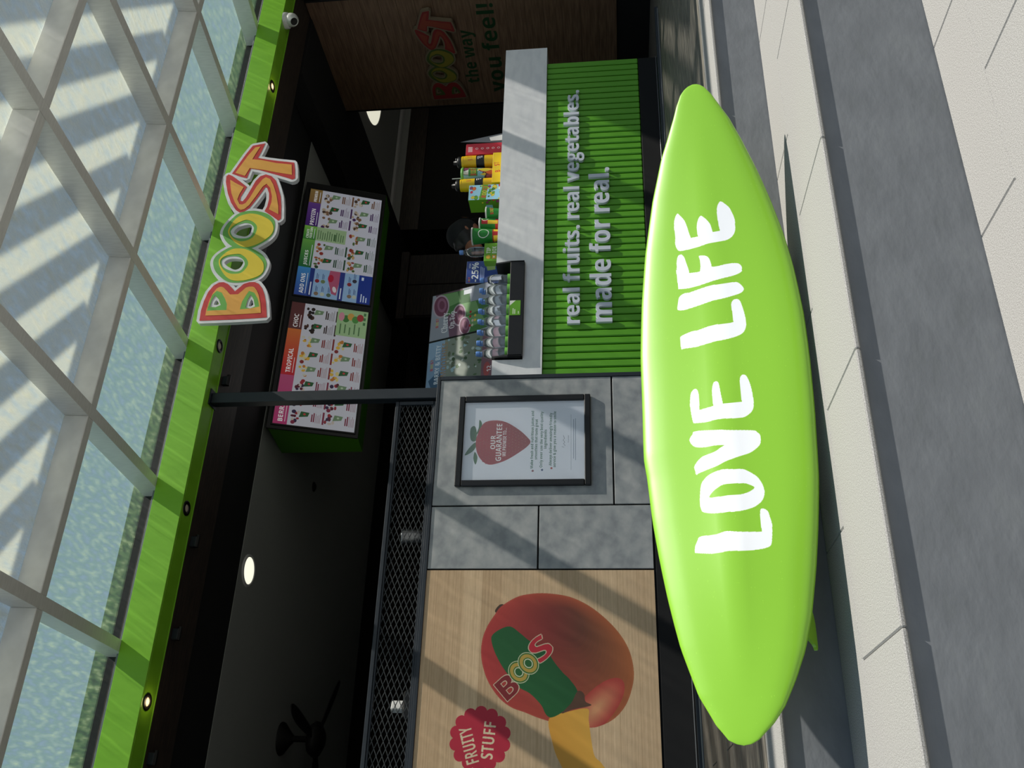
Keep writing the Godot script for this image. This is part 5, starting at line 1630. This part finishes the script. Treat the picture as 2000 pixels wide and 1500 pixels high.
func staff():
	var at := Vector3(3.745, 0.0, -0.72)
	var p := thing("person", "person in a black cap with a small patch, bending down behind the paper cups", "person", at)
	var V := func(x: float, y: float, z: float) -> Vector3: return Vector3(x, y, z)
	# facing +x, bowed over the work top below the counter
	var body := []
	for s in [-1.0, 1.0]:
		body.append([V.call(-0.02, 0.80, 0.09 * s), V.call(0.02, 0.45, 0.10 * s), 0.085, 0.055])
		body.append([V.call(0.02, 0.45, 0.10 * s), V.call(-0.02, 0.08, 0.10 * s), 0.055, 0.038])
		body.append([V.call(-0.03, 0.035, 0.10 * s), V.call(0.13, 0.03, 0.11 * s), 0.034, 0.028])
		body.append([V.call(-0.03, 0.85, 0.06 * s), V.call(0.0, 1.08, 0.09 * s), 0.105, 0.085])
		body.append([V.call(0.0, 1.12, 0.06 * s), V.call(0.01, 1.14, 0.165 * s), 0.07, 0.052])
		body.append([V.call(0.01, 1.14, 0.175 * s), V.call(0.10, 0.90, 0.21 * s), 0.048, 0.038])
		body.append([V.call(0.10, 0.90, 0.21 * s), V.call(0.30, 0.84, 0.15 * s), 0.038, 0.026])
	part("body", nets(body, 0.05, 0.024), M.shirt, p)
	for s in [-1.0, 1.0]:
		var h := []
		var w: Vector3 = V.call(0.30, 0.84, 0.15 * s)
		h.append([w, w + Vector3(0.07, -0.01, 0.0), 0.026, 0.030])
		for i in 4:
			var r := w + Vector3(0.085, -0.008, (i - 1.5) * 0.019)
			var l: float = [0.060, 0.072, 0.066, 0.050][i]
			h.append([w + Vector3(0.05, -0.008, (i - 1.5) * 0.016), r, 0.010, 0.009])
			h.append([r, r + Vector3(l * 0.5, -0.008, 0), 0.009, 0.0085])
			h.append([r + Vector3(l * 0.5, -0.008, 0), r + Vector3(l * 0.9, -0.028, 0), 0.0085, 0.0075])
		h.append([w + Vector3(0.025, 0.0, -0.022 * s), w + Vector3(0.060, -0.004, -0.052 * s), 0.013, 0.010])
		h.append([w + Vector3(0.060, -0.004, -0.052 * s), w + Vector3(0.088, -0.018, -0.058 * s), 0.010, 0.008])
		part("hand", nets(h, 0.006, 0.006), M.skin, p)
	# head, bowed forwards and turned a little to the front
	var hx := Transform3D(Basis(Vector3.UP, 0.30) * Basis(Vector3(0, 0, 1), -0.70), Vector3(0.17, 1.36, 0.10))
	var hd := []
	for b in [[0.0, 0.03, 0.0, -0.02, 0.03, 0.0, 0.088, 0.088], [0.03, -0.02, 0.0, 0.045, -0.085, 0.0, 0.062, 0.042], [0.05, 0.0, 0.03, 0.05, 0.0, -0.03, 0.045, 0.045], [0.088, 0.0, 0.0, 0.108, -0.035, 0.0, 0.010, 0.014], [0.080, -0.068, 0.018, 0.080, -0.068, -0.018, 0.012, 0.012], [-0.03, -0.04, 0.0, -0.085, -0.16, 0.0, 0.055, 0.058]]:
		hd.append([Vector3(b[0], b[1], b[2]), Vector3(b[3], b[4], b[5]), b[6], b[7]])
	for s in [-1.0, 1.0]: hd.append([Vector3(-0.012, 0.012, 0.084 * s), Vector3(-0.016, -0.03, 0.082 * s), 0.012, 0.009])
	part("head", nets(hd, 0.018, 0.007), M.skin, p, hx)
	for s in [-1.0, 1.0]: part("eye", lathe([Vector2(0.0, -0.011), Vector2(0.008, -0.008), Vector2(0.011, 0.0), Vector2(0.008, 0.008), Vector2(0.0, 0.011)], 12), M.white_plastic, p, hx * Transform3D(Basis(Vector3(0, 0, 1), -PI / 2), Vector3(0.086, 0.005, 0.033 * s)))
	part("hair", nets([[Vector3(-0.03, 0.01, 0.0), Vector3(-0.045, -0.06, 0.0), 0.092, 0.080], [Vector3(-0.09, 0.0, 0.0), Vector3(-0.14, -0.05, 0.0), 0.04, 0.03]], 0.02, 0.008), M.hair, p, hx)
	var cap := part("cap", nets([[Vector3(0.015, 0.045, 0.0), Vector3(-0.03, 0.04, 0.0), 0.102, 0.104]], 0.01, 0.008), M.cap_cloth, p, hx)
	var brim := rounded(PackedVector2Array([Vector2(0.05, -0.075), Vector2(0.12, -0.07), Vector2(0.165, -0.035), Vector2(0.172, 0.0), Vector2(0.165, 0.035), Vector2(0.12, 0.07), Vector2(0.05, 0.075)]), 3)
	part("brim", prism(brim, -0.003, 0.003, [], Transform3D(Basis(Vector3.RIGHT, PI / 2), Vector3(0, 0.035, 0))), M.cap_cloth, cap)
	var patch := Print.new(64, 26, Color(0.10, 0.11, 0.12))
	small_logo(patch, 4, 22, 18, 56)
	part("patch", sheet(Vector3(-0.032, -0.014, 0.0), Vector3(0.032, -0.014, 0.0), Vector3(0.032, 0.014, 0.0), Vector3(-0.032, 0.014, 0.0), Vector3(0, 0, 1)), printed("patch_print", patch.texture(), 0.8), cap, Transform3D(Basis(Vector3.UP, 0.55) * Basis(Vector3.RIGHT, -0.25), Vector3(0.064, 0.075, 0.092)))

const BOARD_LETTERS := {
	"L": [-383, -81, -386, -75, -403, -73, -422, -73, -440, -74, -440, -74, -438, -39, -436, -15, -433, 9, -437, 33, -436, 63, -438, 74, -445, 78, -460, 85, -475, 86, -475, 86, -480, 60, -483, 38, -482, 6, -484, -35, -482, -67, -479, -82, -474, -91, -458, -95, -425, -98, -406, -95, -390, -91],
	"O": [-277, -18, -279, -43, -288, -59, -301, -74, -314, -82, -329, -87, -345, -88, -360, -83, -371, -73, -380, -56, -386, -27, -386, 6, -383, 38, -376, 60, -366, 65, -352, 67, -327, 65, -308, 62, -297, 57, -285, 44, -278, 27, -275, 7],
	"O_hole": [-316, -43, -320, -54, -328, -66, -336, -58, -341, -46, -344, -30, -344, 3, -343, 28, -342, 41, -337, 41, -326, 30, -319, 18, -315, 6, -315, -19],
	"V": [-158, 66, -167, 8, -171, -14, -178, -74, -185, -85, -194, -91, -214, -90, -226, -81, -238, -62, -246, -33, -254, -8, -263, 18, -267, 37, -274, 66, -277, 69, -274, 73, -266, 74, -255, 76, -246, 71, -236, 61, -230, 50, -224, 21, -217, 7, -212, -5, -212, -5, -208, 16, -207, 44, -203, 66, -194, 78, -179, 84, -166, 76],
	"E": [-38, 61, -47, 72, -67, 76, -87, 77, -119, 74, -135, 71, -135, 71, -139, 39, -138, 15, -139, -6, -141, -50, -135, -67, -123, -79, -107, -83, -84, -83, -54, -80, -30, -74, -21, -67, -23, -59, -34, -55, -63, -54, -97, -55, -97, -55, -97, -9, -97, -9, -72, -6, -42, -3, -33, 0, -30, 5, -34, 12, -56, 17, -82, 17, -98, 16, -98, 16, -101, 53, -101, 53, -66, 52, -46, 54],
	"L2": [205, -67, 203, -58, 193, -52, 170, -52, 137, -53, 137, -53, 135, -38, 136, -12, 136, 16, 133, 40, 133, 63, 127, 88, 120, 92, 100, 92, 86, 90, 87, 84, 84, 51, 86, 12, 87, -19, 91, -49, 98, -70, 111, -81, 131, -85, 158, -83, 182, -79, 198, -75],
	"I": [257, -64, 253, -76, 241, -85, 230, -88, 221, -79, 216, -57, 212, -29, 210, 2, 206, 42, 204, 74, 207, 90, 213, 94, 231, 91, 248, 86, 255, 72, 254, 55, 258, 14, 258, -17],
	"F": [379, 73, 375, 81, 356, 86, 333, 87, 333, 89, 305, 88, 275, 87, 272, 84, 268, 62, 267, 38, 270, -3, 274, -35, 277, -63, 282, -82, 289, -90, 286, -88, 301, -89, 312, -81, 316, -64, 316, -46, 314, -25, 315, -11, 315, -11, 331, -9, 347, -4, 355, 5, 359, 18, 358, 22, 345, 20, 327, 20, 314, 22, 310, 26, 314, 53, 314, 53, 326, 54, 349, 59, 367, 63, 377, 69],
	"E2": [510, 70, 505, 76, 489, 82, 468, 84, 440, 83, 420, 85, 404, 83, 391, 75, 388, 54, 387, 26, 389, 0, 389, -38, 391, -61, 400, -75, 415, -83, 435, -85, 453, -85, 474, -80, 491, -74, 509, -60, 514, -52, 507, -46, 493, -41, 467, -40, 439, -41, 423, -43, 423, -43, 423, -23, 423, -23, 436, -21, 450, -18, 465, -10, 477, -1, 482, 5, 476, 12, 460, 18, 441, 20, 420, 19, 420, 19, 422, 39, 422, 39, 439, 43, 461, 47, 483, 53, 502, 64],
}
const SIGN := {
	"B": [-242, 117, -170, 121, -102, 115, -39, 101, 8, 75, 29, 44, 30, 13, 16, -15, -10, -42, -40, -69, -17, -91, 12, -116, 23, -149, 23, -183, 10, -211, -23, -238, -63, -258, -122, -278, -186, -292, -234, -301, -237, -235, -241, -108, -242, 19],
	"B_g": [-33, 45, -64, 70, -123, 78, -175, 82, -173, 32, -174, -41, -132, -36, -93, -18, -47, 12],
	"B_w": [-66, 51, -136, 2, -147, 68],
	"B_h": [-98, 38, -128, 16, -131, 49],
	"B_g2": [-42, -160, -78, -144, -117, -129, -172, -125, -169, -181, -157, -243, -101, -225, -56, -196],
	"B_w2": [-69, -175, -154, -215, -160, -158],
	"B_h2": [-99, -183, -141, -202, -150, -174],
	"O": [298, 4, 269, 57, 234, 95, 199, 110, 163, 106, 121, 87, 85, 58, 48, 16, 28, -26, 23, -84, 33, -147, 46, -188, 70, -219, 107, -235, 142, -240, 173, -233, 220, -204, 259, -153, 285, -105, 300, -49],
	"O_y": [195, 74, 223, 62, 257, 32, 276, -4, 278, -39, 270, -85, 241, -139, 201, -185, 164, -215, 127, -226, 92, -224, 63, -198, 43, -145, 35, -95, 40, -42, 62, -3, 104, 35, 156, 65],
	"O_i": [237, -42, 231, 19, 212, 55, 182, 65, 140, 46, 103, 9, 88, -33, 93, -85, 128, -114, 163, -120, 199, -102, 227, -70],
	"O_w": [221, -27, 220, 17, 204, 49, 186, 57, 150, 44, 123, 8, 104, -48, 114, -81, 144, -96, 166, -97, 195, -80, 215, -50],
	"O_h": [203, -30, 202, 9, 185, 33, 170, 34, 149, 13, 127, -22, 119, -45, 130, -70, 159, -84, 180, -85, 196, -67],
	"P": [546, 19, 496, 58, 446, 83, 403, 88, 366, 74, 328, 46, 299, 10, 274, -37, 268, -81, 282, -134, 315, -189, 344, -223, 380, -245, 425, -249, 465, -244, 496, -230, 536, -190, 560, -134, 570, -83, 567, -28],
	"P_y": [411, 54, 445, 50, 492, 33, 526, 6, 540, -26, 548, -69, 536, -125, 509, -178, 479, -216, 444, -236, 406, -243, 366, -228, 325, -185, 299, -141, 286, -91, 295, -51, 327, -5, 372, 35],
	"P_i": [497, -39, 469, 14, 436, 42, 400, 42, 362, 15, 335, -29, 334, -71, 358, -116, 405, -133, 445, -130, 478, -103, 496, -68],
	"P_w": [474, -30, 458, 10, 429, 34, 408, 37, 373, 15, 357, -24, 356, -80, 378, -107, 416, -113, 441, -108, 466, -85, 476, -53],
	"P_h": [456, -38, 441, -2, 415, 14, 398, 12, 383, -13, 371, -51, 372, -73, 391, -93, 428, -98, 451, -93, 462, -73],
	"S": [881, 134, 864, 104, 820, 50, 768, -9, 726, 5, 686, 19, 657, 18, 651, 0, 679, -16, 743, -38, 813, -60, 852, -86, 865, -122, 847, -162, 810, -197, 752, -222, 676, -250, 601, -265, 498, -279, 483, -263, 521, -217, 563, -160, 601, -172, 660, -175, 706, -168, 752, -148, 758, -135, 723, -120, 651, -86, 593, -55, 568, -26, 561, 5, 583, 34, 645, 77, 722, 112, 815, 142, 867, 148],
	"S_i": [834, 115, 806, 77, 766, 12, 712, 31, 668, 38, 629, 17, 623, -1, 634, -23, 678, -45, 766, -75, 825, -107, 840, -126, 822, -158, 775, -186, 693, -219, 602, -245, 533, -257, 576, -188, 629, -196, 679, -192, 751, -169, 785, -139, 764, -117, 695, -87, 618, -51, 587, -23, 581, 0, 597, 20, 649, 53, 721, 87, 787, 105],
	"T": [1131, -75, 1117, 8, 1042, 46, 885, 112, 855, 48, 840, 3, 888, -5, 919, -11, 905, -70, 874, -150, 831, -260, 810, -308, 819, -325, 889, -315, 952, -300, 971, -197, 990, -110, 1008, -44, 1062, -61],
	"T_i": [1104, -46, 1099, -12, 1031, 27, 889, 89, 860, 19, 924, -3, 902, -103, 876, -191, 849, -300, 935, -286, 954, -179, 988, -69, 997, -8, 1048, -25],
}
const MURAL := {
	"mango": [1133, 947, 1181, 868, 1198, 787, 1199, 707, 1182, 602, 1138, 507, 1071, 421, 994, 352, 910, 308, 813, 292, 732, 306, 659, 338, 601, 392, 568, 459, 560, 512, 569, 624, 596, 738, 623, 814, 647, 884, 694, 947, 775, 1005, 873, 1037, 958, 1038, 1029, 1016, 1092, 978],
	"label": [1031, 896, 1021, 943, 990, 986, 958, 990, 904, 971, 844, 937, 791, 896, 740, 848, 711, 793, 660, 739, 617, 715, 603, 688, 626, 639, 670, 594, 721, 563, 780, 602, 809, 633, 854, 672, 914, 719, 960, 798, 998, 847],
	"tear": [725, 563, 714, 533, 678, 526, 660, 499, 641, 586, 622, 639, 670, 594],
	"flesh": [596, 700, 626, 624, 646, 518, 592, 511, 487, 497, 432, 483, 405, 454, 351, 433, 347, 594, 414, 653, 497, 684],
	"stem": [1108, 979, 1141, 956, 1137, 931, 1096, 954],
	"marks": [502, 1027, 504, 883, 400, 1034, 554, 1080, 415, 978, 585, 966, 811, 850, 853, 804, 773, 868, 906, 766],
}
const BERRY := {
	"body": [2122, 1100, 2159, 1071, 2168, 1010, 2152, 948, 2105, 879, 2063, 836, 2034, 817, 2006, 835, 1974, 875, 1931, 941, 1908, 1000, 1903, 1045, 1929, 1084, 1978, 1112, 2044, 1121, 2093, 1110],
	"leaf": [1959, 1179, 2004, 1155, 2036, 1123, 2011, 1118, 1979, 1139],
	"leaf2": [1904, 1116, 1938, 1129, 1979, 1124, 1946, 1107],
	"leaf3": [2053, 1150, 2119, 1154, 2135, 1131, 2093, 1118, 2044, 1123],
	"leaf4": [2173, 1106, 2143, 1090, 2093, 1110, 2085, 1121, 2127, 1108],
	"frame": [2308, 1221, 2309, 486, 1769, 488, 1772, 1222, 2272, 1188, 2272, 520, 1801, 520, 1804, 1185],
	"text": [2001, 1019, 1920, 982, 1952, 961, 1869, 787, 1916, 766, 1876, 736, 1984, 719, 1868, 692, 1867, 670, 1978, 593, 2002, 622],
}
